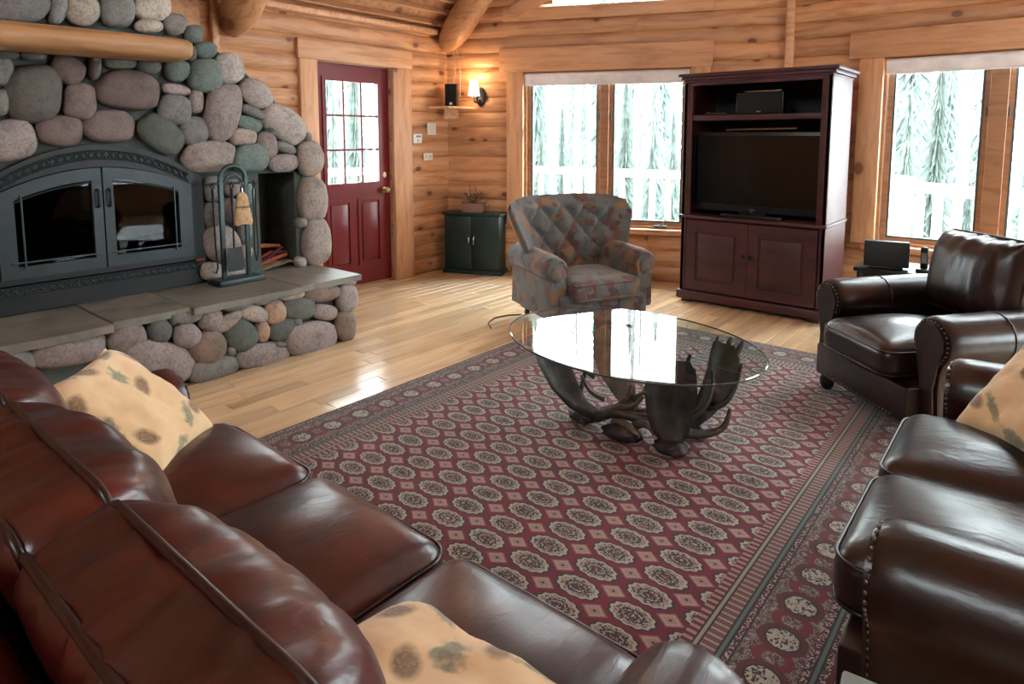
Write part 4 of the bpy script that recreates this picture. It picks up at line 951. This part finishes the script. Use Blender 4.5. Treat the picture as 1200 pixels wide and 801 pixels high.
# ------------------------------------------------------------ tufted armchair
WF_ = Vector((.904, -.427, 0)); wc = Vector((-2.755, 4.14, SOFA_Z))
wr = root('tufted_armchair', 'button-tufted armchair in patchwork tapestry fabric before the window', 'armchair', wc, math.atan2(WF_.y, WF_.x) - PI / 2)
boxo('base', (0, .03, .17), (.76, .66, .22), TAPES, wr, .03, 3)
bm = rbox_bm((.295, .30, .075), .05, 14, crown=.03); sc_ = fin('seat_cushion', bm, TAPES, wr, (0, .115, .305), None, smooth=180)
for z in (.055, -.055):
    bm = nb(); tube(bm, rrect(.292, .297, .05, z), .005, 6, closed=True); fin('welt', bm, TAPES, sc_, smooth=180)
for sx in (-1, 1):
    prof = []
    R, ccz = .095, .465
    prof = [(.0, .10), (.0, .40)] + [(.085 + R * math.cos(math.radians(200 - 240 * i / 14)), ccz + R * math.sin(math.radians(200 - 240 * i / 14))) for i in range(15)] + [(.14, .40), (.145, .10)]
    bm = nb(); rings = []; secs = [(-.30, 1), (-.1, 1), (.15, 1), (.27, 1), (.315, .97), (.335, .88)]
    for y, k in secs: rings.append([bm.verts.new((sx * (.295 + .08 + (x - .08) * k), y, .40 + (z - .40) * k - .06 * max(0, y) * (z > .35) + .02)) for x, z in prof])
    for a, b in zip(rings, rings[1:]):
        for i in range(len(prof)): j = (i + 1) % len(prof); bm.faces.new((a[i], a[j], b[j], b[i]))
    bm.faces.new(rings[0][::-1]); bm.faces.new(rings[-1]); am = fin('arm', bm, TAPES, wr, smooth=45)
    bm = nb(); lathe(bm, [(.062, 0), (.062, .008), (.052, .018), (.001, .022)], 18); fin('scroll_disc', bm, TAPES, am, (sx * (.295 + .085),   .333, .442), (-PI / 2, 0, 0), smooth=50)
NU, NV = 64, 44
def backpt(u, v, front):
    hwd = .38 + .145 * min(1, v * 1.15) ** 1.1; x = u * hwd
    z = .34 + v * (.575 - .05 * abs(u) ** 5); y = -.155 - .13 * v + .19 * abs(u) ** 3.2 * (1 - .15 * v)
    if front:
        a, b = (x / .105 + v * 4.4), (x / .105 - v * 4.4)
        t = (abs(math.sin(PI * a / 2)) * abs(math.sin(PI * b / 2))) ** .5
        fade = max(0, 1 - max(0, (abs(u) - .68) / .14)) * min(1, max(0, (.98 - v) / .10))
        y += .085 * (fade * t + (1 - fade) * .85) - .03
        if v > .9: y -= (v - .9) * .5
    else:
        y -= .10; y += .05 * v
        if v > .9: y += 0
    return Vector((x, y, z))
bm = nb(); G = []
for fr in (True, False): G.append([[bm.verts.new(backpt(2 * i / NU - 1, j / NV, fr)) for j in range(NV + 1)] for i in range(NU + 1)])
for g in G:
    for i in range(NU):
        for j in range(NV): bm.faces.new((g[i][j], g[i + 1][j], g[i + 1][j + 1], g[i][j + 1]))
def bridge(a, b, steps=4, out=Vector((0, 0, 0))):
    prev = a
    for k in range(1, steps + 1):
        t = k / steps
        cur = b if k == steps else [bm.verts.new(p.co.lerp(q.co, t) + out(i, len(a)) * math.sin(PI * t)) for i, (p, q) in enumerate(zip(a, b))]
        for i in range(len(a) - 1): bm.faces.new((prev[i], prev[i + 1], cur[i + 1], cur[i]))
        prev = cur
f_, b_ = G
bridge([f_[i][NV] for i in range(NU + 1)], [b_[i][NV] for i in range(NU + 1)], 5, lambda i, n: Vector((0, 0, .035)))
bridge([f_[0][j] for j in range(NV + 1)], [b_[0][j] for j in range(NV + 1)], 5, lambda i, n: Vector((-.025, 0, 0)))
bridge([f_[NU][j] for j in range(NV + 1)], [b_[NU][j] for j in range(NV + 1)], 5, lambda i, n: Vector((.025, 0, 0)))
bridge([f_[i][0] for i in range(NU + 1)], [b_[i][0] for i in range(NU + 1)], 1, lambda i, n: Vector((0, 0, 0)))
bmesh.ops.remove_doubles(bm, verts=bm.verts[:], dist=.0005)
bk = fin('tufted_back', bm, TAPES, wr, smooth=180)
for m_ in range(-6, 7):
    for k in range(-8, 12):
        if (m_ + k) % 2: continue
        x = .105 * m_; v = k / 4.4
        if not (.08 < v < .95) or abs(x) > .32: continue
        hwd = .38 + .145 * min(1, v * 1.15) ** 1.1; p = backpt(x / hwd, v, True); b = nb(); sphere(b, (0, 0, 0), .011, 1, (1, .6, 1)); fin('button', b, TAPES, bk, p + Vector((0, .004, 0)), smooth=180)
for sx in (-1, 1):
    for y in (-.25, .30):
        bm = nb(); lathe(bm, [(.02, .05), (.024, .07), (.022, .10)], 12, (sx * .33, y, 0)); ft = fin('foot', bm, SASH, wr, smooth=50)
        bm = nb(); tube(bm, [(sx * .33 - .012, y, .025), (sx * .33 + .012, y, .025)], .025, 14); fin('caster', bm, BLACKM, ft, smooth=40)
# ------------------------------------------------------------ antler coffee table
ct = Vector((-1.508, 2.695, 0)); ta = math.atan2(-.126, .992)
tb = root('coffee_table', 'oval glass coffee table on a base of moose antlers', 'coffee table', ct + Vector((0, 0, SOFA_Z)))
bm = nb(); n = 72
def ell(k): return [((.656 * k) * math.cos(2 * PI * i / n), (.491 * k) * math.sin(2 * PI * i / n)) for i in range(n)]
rs = [[bm.verts.new((x, y, z)) for x, y in ell(k)] for k, z in ((.993, .430), (1.0, .433), (1.0, .439), (.993, .442))]
for a, b in zip(rs, rs[1:]):
    for i in range(n): bm.faces.new((a[i], a[(i + 1) % n], b[(i + 1) % n], b[i]))
bm.faces.new(rs[0][::-1]); bm.faces.new(rs[-1]); gt = fin('glass_top', bm, TGLASS, tb, (0, 0, 0), (0, 0, ta)); gt['label'] = 'clear oval glass top'
bm = nb(); tube(bm, [(x * 1.0, y * 1.0, .436) for x, y in ell(1.0)], .0035, 6, closed=True); fin('polished_edge', bm, plain('glass_edge', srgb(26, 44, 42), .5), gt)
def blade(bm, pts, hw_, th_, wd, n=14):
    wd = Vector(wd).normalized(); pts = [Vector(p) - ct for p in pts]; rings = []
    for i, p in enumerate(pts):
        t = (pts[min(i + 1, len(pts) - 1)] - pts[max(0, i - 1)]).normalized(); nn = t.cross(wd).normalized()
        ring = []
        for k in range(n):
            a = 2 * PI * k / n; w_ = hw_[i] * math.cos(a); q = p + wd * w_ + nn * (th_[i] * math.sin(a) - .5 * w_ * w_ / .1)
            ring.append(bm.verts.new(q + nn * noise.noise(q * 18) * .006))
        rings.append(ring)
    for a, b in zip(rings, rings[1:]):
        for k in range(n): bm.faces.new((a[k], a[(k + 1) % n], b[(k + 1) % n], b[k]))
    bm.faces.new(rings[0][::-1]); bm.faces.new(rings[-1])
def tine(bm, pts, r0, r1):
    pts = [Vector(p) - ct for p in pts]
    fine = []
    for i in range(len(pts) - 1):
        for k in range(4):
            t = k / 4; p0 = pts[max(0, i - 1)]; p1 = pts[i]; p2 = pts[i + 1]; p3 = pts[min(len(pts) - 1, i + 2)]
            fine.append(.5 * ((2 * p1) + (p2 - p0) * t + (2 * p0 - 5 * p1 + 4 * p2 - p3) * t * t + (3 * p1 - p0 - 3 * p2 + p3) * t ** 3))
    fine.append(pts[-1]); m_ = len(fine) - 1
    tube(bm, fine, [r0 + (r1 - r0) * i / m_ for i in range(m_ + 1)], 8)
def antler(pts, hw_, th_, wd, tines, label=None, mat=None):
    bm = nb(); blade(bm, pts, hw_, th_, wd)
    for t in tines: tine(bm, *t)
    o = fin('antler', bm, mat or ANTLER, tb, smooth=60)
    if label: o['label'] = label
# left palm
antler([(-1.62, 2.60, .05), (-1.72, 2.57, .09), (-1.80, 2.55, .17), (-1.87, 2.54, .28), (-1.91, 2.55, .36), (-1.93, 2.56, .428)], [.035, .06, .08, .092, .095, .07], [.028, .026, .022, .018, .014, .010], (.25, .97, 0),
       [([(-1.74, 2.62, .10), (-1.76, 2.70, .20), (-1.74, 2.72, .30), (-1.72, 2.71, .40)], .014, .005), ([(-1.88, 2.62, .33), (-1.86, 2.72, .38), (-1.84, 2.78, .425)], .016, .006), ([(-1.62, 2.60, .05), (-1.52, 2.60, .10), (-1.40, 2.64, .09), (-1.30, 2.66, .11)], .03, .022)], 'dark curved palm at the far end')
# central palm (pale)
antler([(-1.46, 2.70, .07), (-1.53, 2.72, .13), (-1.60, 2.75, .22), (-1.65, 2.79, .31), (-1.67, 2.83, .40), (-1.67, 2.86, .43)], [.025, .05, .085, .10, .10, .07], [.022, .02, .016, .014, .012, .008], (.85, .5, .1),
       [([(-1.70, 2.70, .20), (-1.77, 2.66, .26), (-1.80, 2.64, .34), (-1.79, 2.64, .41)], .014, .005), ([(-1.48, 2.72, .14), (-1.40, 2.68, .20), (-1.34, 2.70, .24)], .02, .008), ([(-1.50, 2.72, .12), (-1.45, 2.76, .18), (-1.44, 2.80, .30)], .013, .004), ([(-1.46, 2.70, .07), (-1.36, 2.74, .10), (-1.26, 2.76, .08), (-1.18, 2.80, .10)], .028, .02),
        ([(-1.62, 2.66, .06), (-1.52, 2.62, .12), (-1.43, 2.60, .15), (-1.37, 2.60, .22)], .022, .007), ([(-1.58, 2.64, .07), (-1.50, 2.66, .15), (-1.46, 2.64, .24)], .018, .006), ([(-1.64, 2.70, .10), (-1.70, 2.66, .14), (-1.74, 2.64, .22)], .016, .006), ([(-1.42, 2.62, .06), (-1.34, 2.58, .10), (-1.29, 2.57, .07)], .022, .012), ([(-1.52, 2.60, .05), (-1.44, 2.57, .07), (-1.36, 2.56, .04)], .026, .014)], 'paler palm in the middle', PALEANTLER)
# front palm (dark, broad)
antler([(-1.23, 2.60, .05), (-1.245, 2.61, .10), (-1.255, 2.62, .18), (-1.26, 2.63, .27), (-1.265, 2.64, .35), (-1.27, 2.65, .40)], [.055, .085, .105, .115, .11, .085], [.03, .022, .018, .016, .013, .010], (.83, .55, 0),
       [([(-1.31, 2.60, .37), (-1.32, 2.61, .40), (-1.325, 2.62, .428)], .02, .007), ([(-1.26, 2.64, .38), (-1.262, 2.65, .41), (-1.262, 2.66, .43)], .02, .007), ([(-1.21, 2.68, .37), (-1.20, 2.69, .40), (-1.195, 2.70, .43)], .018, .006),
        ([(-1.20, 2.64, .08), (-1.12, 2.72, .07), (-1.06, 2.78, .10), (-1.045, 2.81, .18)], .026, .008), ([(-1.18, 2.68, .14), (-1.13, 2.74, .20), (-1.12, 2.78, .28), (-1.13, 2.80, .34)], .016, .006)], 'broad dark palm')
# right palm
antler([(-1.22, 2.73, .06), (-1.18, 2.80, .12), (-1.15, 2.87, .20), (-1.14, 2.93, .28), (-1.15, 2.98, .36), (-1.165, 3.01, .405)], [.03, .05, .07, .075, .07, .05], [.026, .02, .016, .014, .012, .009], (.75, .45, -.2),
       [([(-1.19, 3.0, .38), (-1.20, 3.03, .41), (-1.205, 3.05, .428)], .024, .007), ([(-1.15, 3.02, .38), (-1.15, 3.05, .41), (-1.15, 3.07, .428)], .02, .006), ([(-1.11, 3.01, .36), (-1.095, 3.05, .40), (-1.09, 3.07, .428)], .02, .006),
        ([(-1.17, 2.82, .14), (-1.09, 2.84, .18), (-1.05, 2.88, .26), (-1.04, 2.92, .36)], .018, .007), ([(-1.22, 2.80, .10), (-1.24, 2.86, .2), (-1.25, 2.88, .3)], .016, .006)])
for c, s in (((-1.215, 2.575, .034), (.075, .06, .03)), ((-1.46, 2.555, .034), (.095, .05, .034)), ((-1.70, 2.60, .034), (.085, .06, .03)), ((-1.20, 2.80, .036), (.06, .06, .03))):
    bm = nb(); bmesh.ops.create_icosphere(bm, subdivisions=3, radius=1)
    for v in bm.verts: v.co *= 1 + .35 * noise.noise(v.co * 2.6 + Vector(c) * 9); v.co = Vector((v.co.x * s[0], v.co.y * s[1], max(-.026, v.co.z * s[2])))
    fin('antler_burr', bm, ANTLER, tb, Vector(c) - ct, smooth=180)
# ------------------------------------------------------------ small end table by the camera side, cables
et = root('end_table', 'square end table with a pale stone top between sofa and loveseat', 'end table', (.08, .86, SOFA_Z), math.radians(6))
boxo('top', (0, 0, .535), (.52, .52, .025), plain('pale_stone', srgb(116, 130, 124), .3), et, .006)
for sx in (-1, 1):
    for sy in (-1, 1): boxo('leg', (sx * .21, sy * .21, .262), (.045, .045, .522), SASH, et, .004)
boxo('apron', (0, 0, .49), (.44, .44, .06), SASH, et)
p = onz(606, 370, .004); bm = nb(); tube(bm, [(p.x, p.y + .05, .006), (p.x - .07, p.y - .04, .006), (p.x - .10, p.y - .16, .006), (p.x - .04, p.y - .30, .006), (p.x + .06, p.y - .38, .006)], .005, 6); tag(fin('power_cord', bm, CORD, None, smooth=60), 'black cord looping on the floor beside the tufted armchair', 'cable')
a = onz(738, 335, .004); b = onz(800, 342, .004); bm = nb(); tube(bm, [(a.x, a.y, .006), ((a.x + b.x) / 2, (a.y + b.y) / 2 + .05, .006), (b.x, b.y, .006)], .005, 6); tag(fin('floor_cable', bm, WIRE, None, smooth=60), 'pale cable along the wall behind the armoire', 'cable')
# ------------------------------------------------------------ outdoors
bm = nb(); box(bm, (0, 30, -2.6), (200, 200, .2)); struct(fin('ground', bm, SNOW), 'snow-covered ground')
bm = nb(); prism(bm, [(-11, -3), (-5.25, -3), (-5.25, 5.05), (-1.9, 6.45), (.55, 6.45), (-1.4, 8.65), (-11, 8.65)], 2, -.35, -.12); struct(fin('deck', bm, SNOW), 'snow-covered deck')
def railing(p0, p1, label):
    p0, p1 = Vector(p0), Vector(p1); L = (p1 - p0).length; r_ = root('deck_railing', label, 'railing', p0, math.atan2((p1 - p0).y, (p1 - p0).x), 'deck railings')
    bm = nb(); tube(bm, [(0, 0, 1.0), (L, 0, 1.0)], .06, 10); fin('top_rail', bm, DECKW, r_, smooth=60)
    bm = nb(); tube(bm, [(0, 0, .18), (L, 0, .18)], .05, 10); fin('bottom_rail', bm, DECKW, r_, smooth=60)
    bm = nb(); tube(bm, [(0, 0, .16), (0, 0, .28), (0, 0, .86), (0, 0, 1.0)], [.028, .046, .046, .028], 9); me = bpy.data.meshes.new('baluster'); bmesh.ops.recalc_face_normals(bm, faces=bm.faces[:]); bm.to_mesh(me); bm.free(); me.materials.append(DECKW); me.polygons.foreach_set('use_smooth', [True] * len(me.polygons))
    k = int(L / .25)
    for i in range(1, k): link('baluster', me, None, r_, (L * i / k, 0, 0))
    for x in (0, L): boxo('post', (x, 0, .55), (.14, .14, 1.1), DECKW, r_, .02)
railing((-8.2, 8.5, -.12), (-1.4, 8.53, -.12), 'long peeled-log deck railing beyond the back window')
railing((-1.24, 8.36, -.12), (.42, 6.62, -.12), 'slanting peeled-log deck railing beyond the right window')
railing((-8.3, -2, -.12), (-8.3, 8.2, -.12), 'peeled-log deck railing beyond the entrance door')
def tmat(name):
    m = Mt(name); v = m.coord(); m.set(Base_Color=m.mix(1.0, m.ocol(), m.ramp(m.noise(v, 3, 4), [(.3, (.6, .6, .6, 1)), (.7, (1, 1, 1, 1))]), 'MULTIPLY'), Roughness=.9); return m.m
NEEDLE = tmat('needles'); BARK = tmat('bark')
random.seed(21)
def conifer_mesh(seed, H, R):
    random.seed(seed); bm = nb(); nl = 34
    for i in range(nl):
        t = i / nl; z = H * (.10 + .88 * t); r_ = (R * (1 - t) ** .85 + .12) * random.uniform(.75, 1.1); k = 26; ap = bm.verts.new((0, 0, z + H * .05))
        ring = [bm.verts.new((r_ * (1 if j % 2 else .38) * random.uniform(.6, 1.1) * math.cos(2 * PI * (j + .3 * i) / k), r_ * (1 if j % 2 else .38) * random.uniform(.6, 1.1) * math.sin(2 * PI * (j + .3 * i) / k), z - r_ * .35 * (1 if j % 2 else .2))) for j in range(k)]
        for j in range(k): bm.faces.new((ap, ring[j], ring[(j + 1) % k]))
    me = bpy.data.meshes.new('foliage'); bm.to_mesh(me); bm.free(); me.materials.append(NEEDLE); return me
def bare_mesh(seed, H):
    random.seed(seed); tr = nb(); tube(tr, [(0, 0, 0), (random.uniform(-.1, .1), 0, H * .4), (random.uniform(-.25, .25), random.uniform(-.2, .2), H)], [.11, .08, .015], 7)
    br = nb()
    for i in range(70):
        z = H * random.uniform(.12, .98); a = random.uniform(0, 2 * PI); L = (1 - z / H) * .7 + .3; d = Vector((math.cos(a), math.sin(a), random.uniform(.5, 1.5)))
        p = Vector((0, 0, z)); q = p + d * L * .5; e = q + d * L * .5 + Vector((0, 0, .15)); tube(br, [p, q, e], [.014, .010, .004], 4)
        for _ in range(3):
            b2 = p.lerp(e, random.uniform(.3, .9)); d2 = Vector((random.uniform(-1, 1), random.uniform(-1, 1), random.uniform(.1, 1))); tube(br, [b2, b2 + d2 * .25], [.006, .003], 3)
    out = []
    for n_, b_ in (('trunk', tr), ('branches', br)):
        me = bpy.data.meshes.new(n_); b_.to_mesh(me); b_.free(); me.materials.append(BARK); out.append(me)
    return out
CM = [conifer_mesh(1, 9, 1.7), conifer_mesh(2, 11, 1.5), conifer_mesh(3, 7, 1.3)]; BMs = [bare_mesh(s, h) for s, h in ((4, 9), (5, 11), (6, 8), (7, 10))]
tk = nb(); tube(tk, [(0, 0, 0), (0, 0, 6.5)], [.14, .05], 7); TKM = bpy.data.meshes.new('trunk'); tk.to_mesh(TKM); tk.free(); TKM.materials.append(BARK)
random.seed(33)
def bear(deg, d): b = math.radians(deg) - YAW; return Vector((math.sin(b) * d, math.cos(b) * d, -2.5))
spots = []
for i in range(2000):
    deg = random.uniform(-21, 43); d = random.uniform(17, 46); q = bear(deg, d); rr = .4 + d * .016
    if all((q - s[0]).length > rr + s[1] for s in spots): spots.append((q, rr, d))
    if len(spots) >= 130: break
for i, (q, rr, d) in enumerate(spots):
    k = random.uniform(.8, 1.15)
    if i % 5 < 2:
        t = root('conifer', 'grey-green conifer in the snowy woods outside the windows', 'tree', q, random.uniform(0, 6), 'conifers outside'); t.scale = (k * .62, k * .62, k * (.75 + d / 60)); g = random.uniform(.9, 1.1)
        link('foliage', CM[i % 3], None, t, color=srgb(116 * g, 132 * g, 127 * g)); link('trunk', TKM, None, t, color=srgb(130, 124, 118))
    else:
        t = root('bare_tree', 'leafless grey tree in the snowy woods outside the windows', 'tree', q, random.uniform(0, 6), 'bare trees outside'); t.scale = (k, k, k * (.8 + d / 80)); a, b = BMs[i % 4]
        link('trunk', a, None, t, color=srgb(124, 124, 120)); link('branches', b, None, t, color=srgb(116, 118, 116))
random.seed(44)
for i in range(34):
    deg = -22 + 66 * (i + random.uniform(.35, .65)) / 34; q = bear(deg, (12.6, 14.2, 15.8)[i % 3] + random.uniform(-.2, .2)); k = random.uniform(.28, .36); g = random.uniform(.8, 1.05)
    t = root('young_conifer', 'young dark green conifer just beyond the deck railing', 'tree', q, random.uniform(0, 6), 'young conifers by the deck'); t.scale = (k, k, k * 1.5)
    link('foliage', CM[i % 3], None, t, color=srgb(104 * g, 120 * g, 114 * g)); link('trunk', TKM, None, t, color=srgb(110, 104, 100))
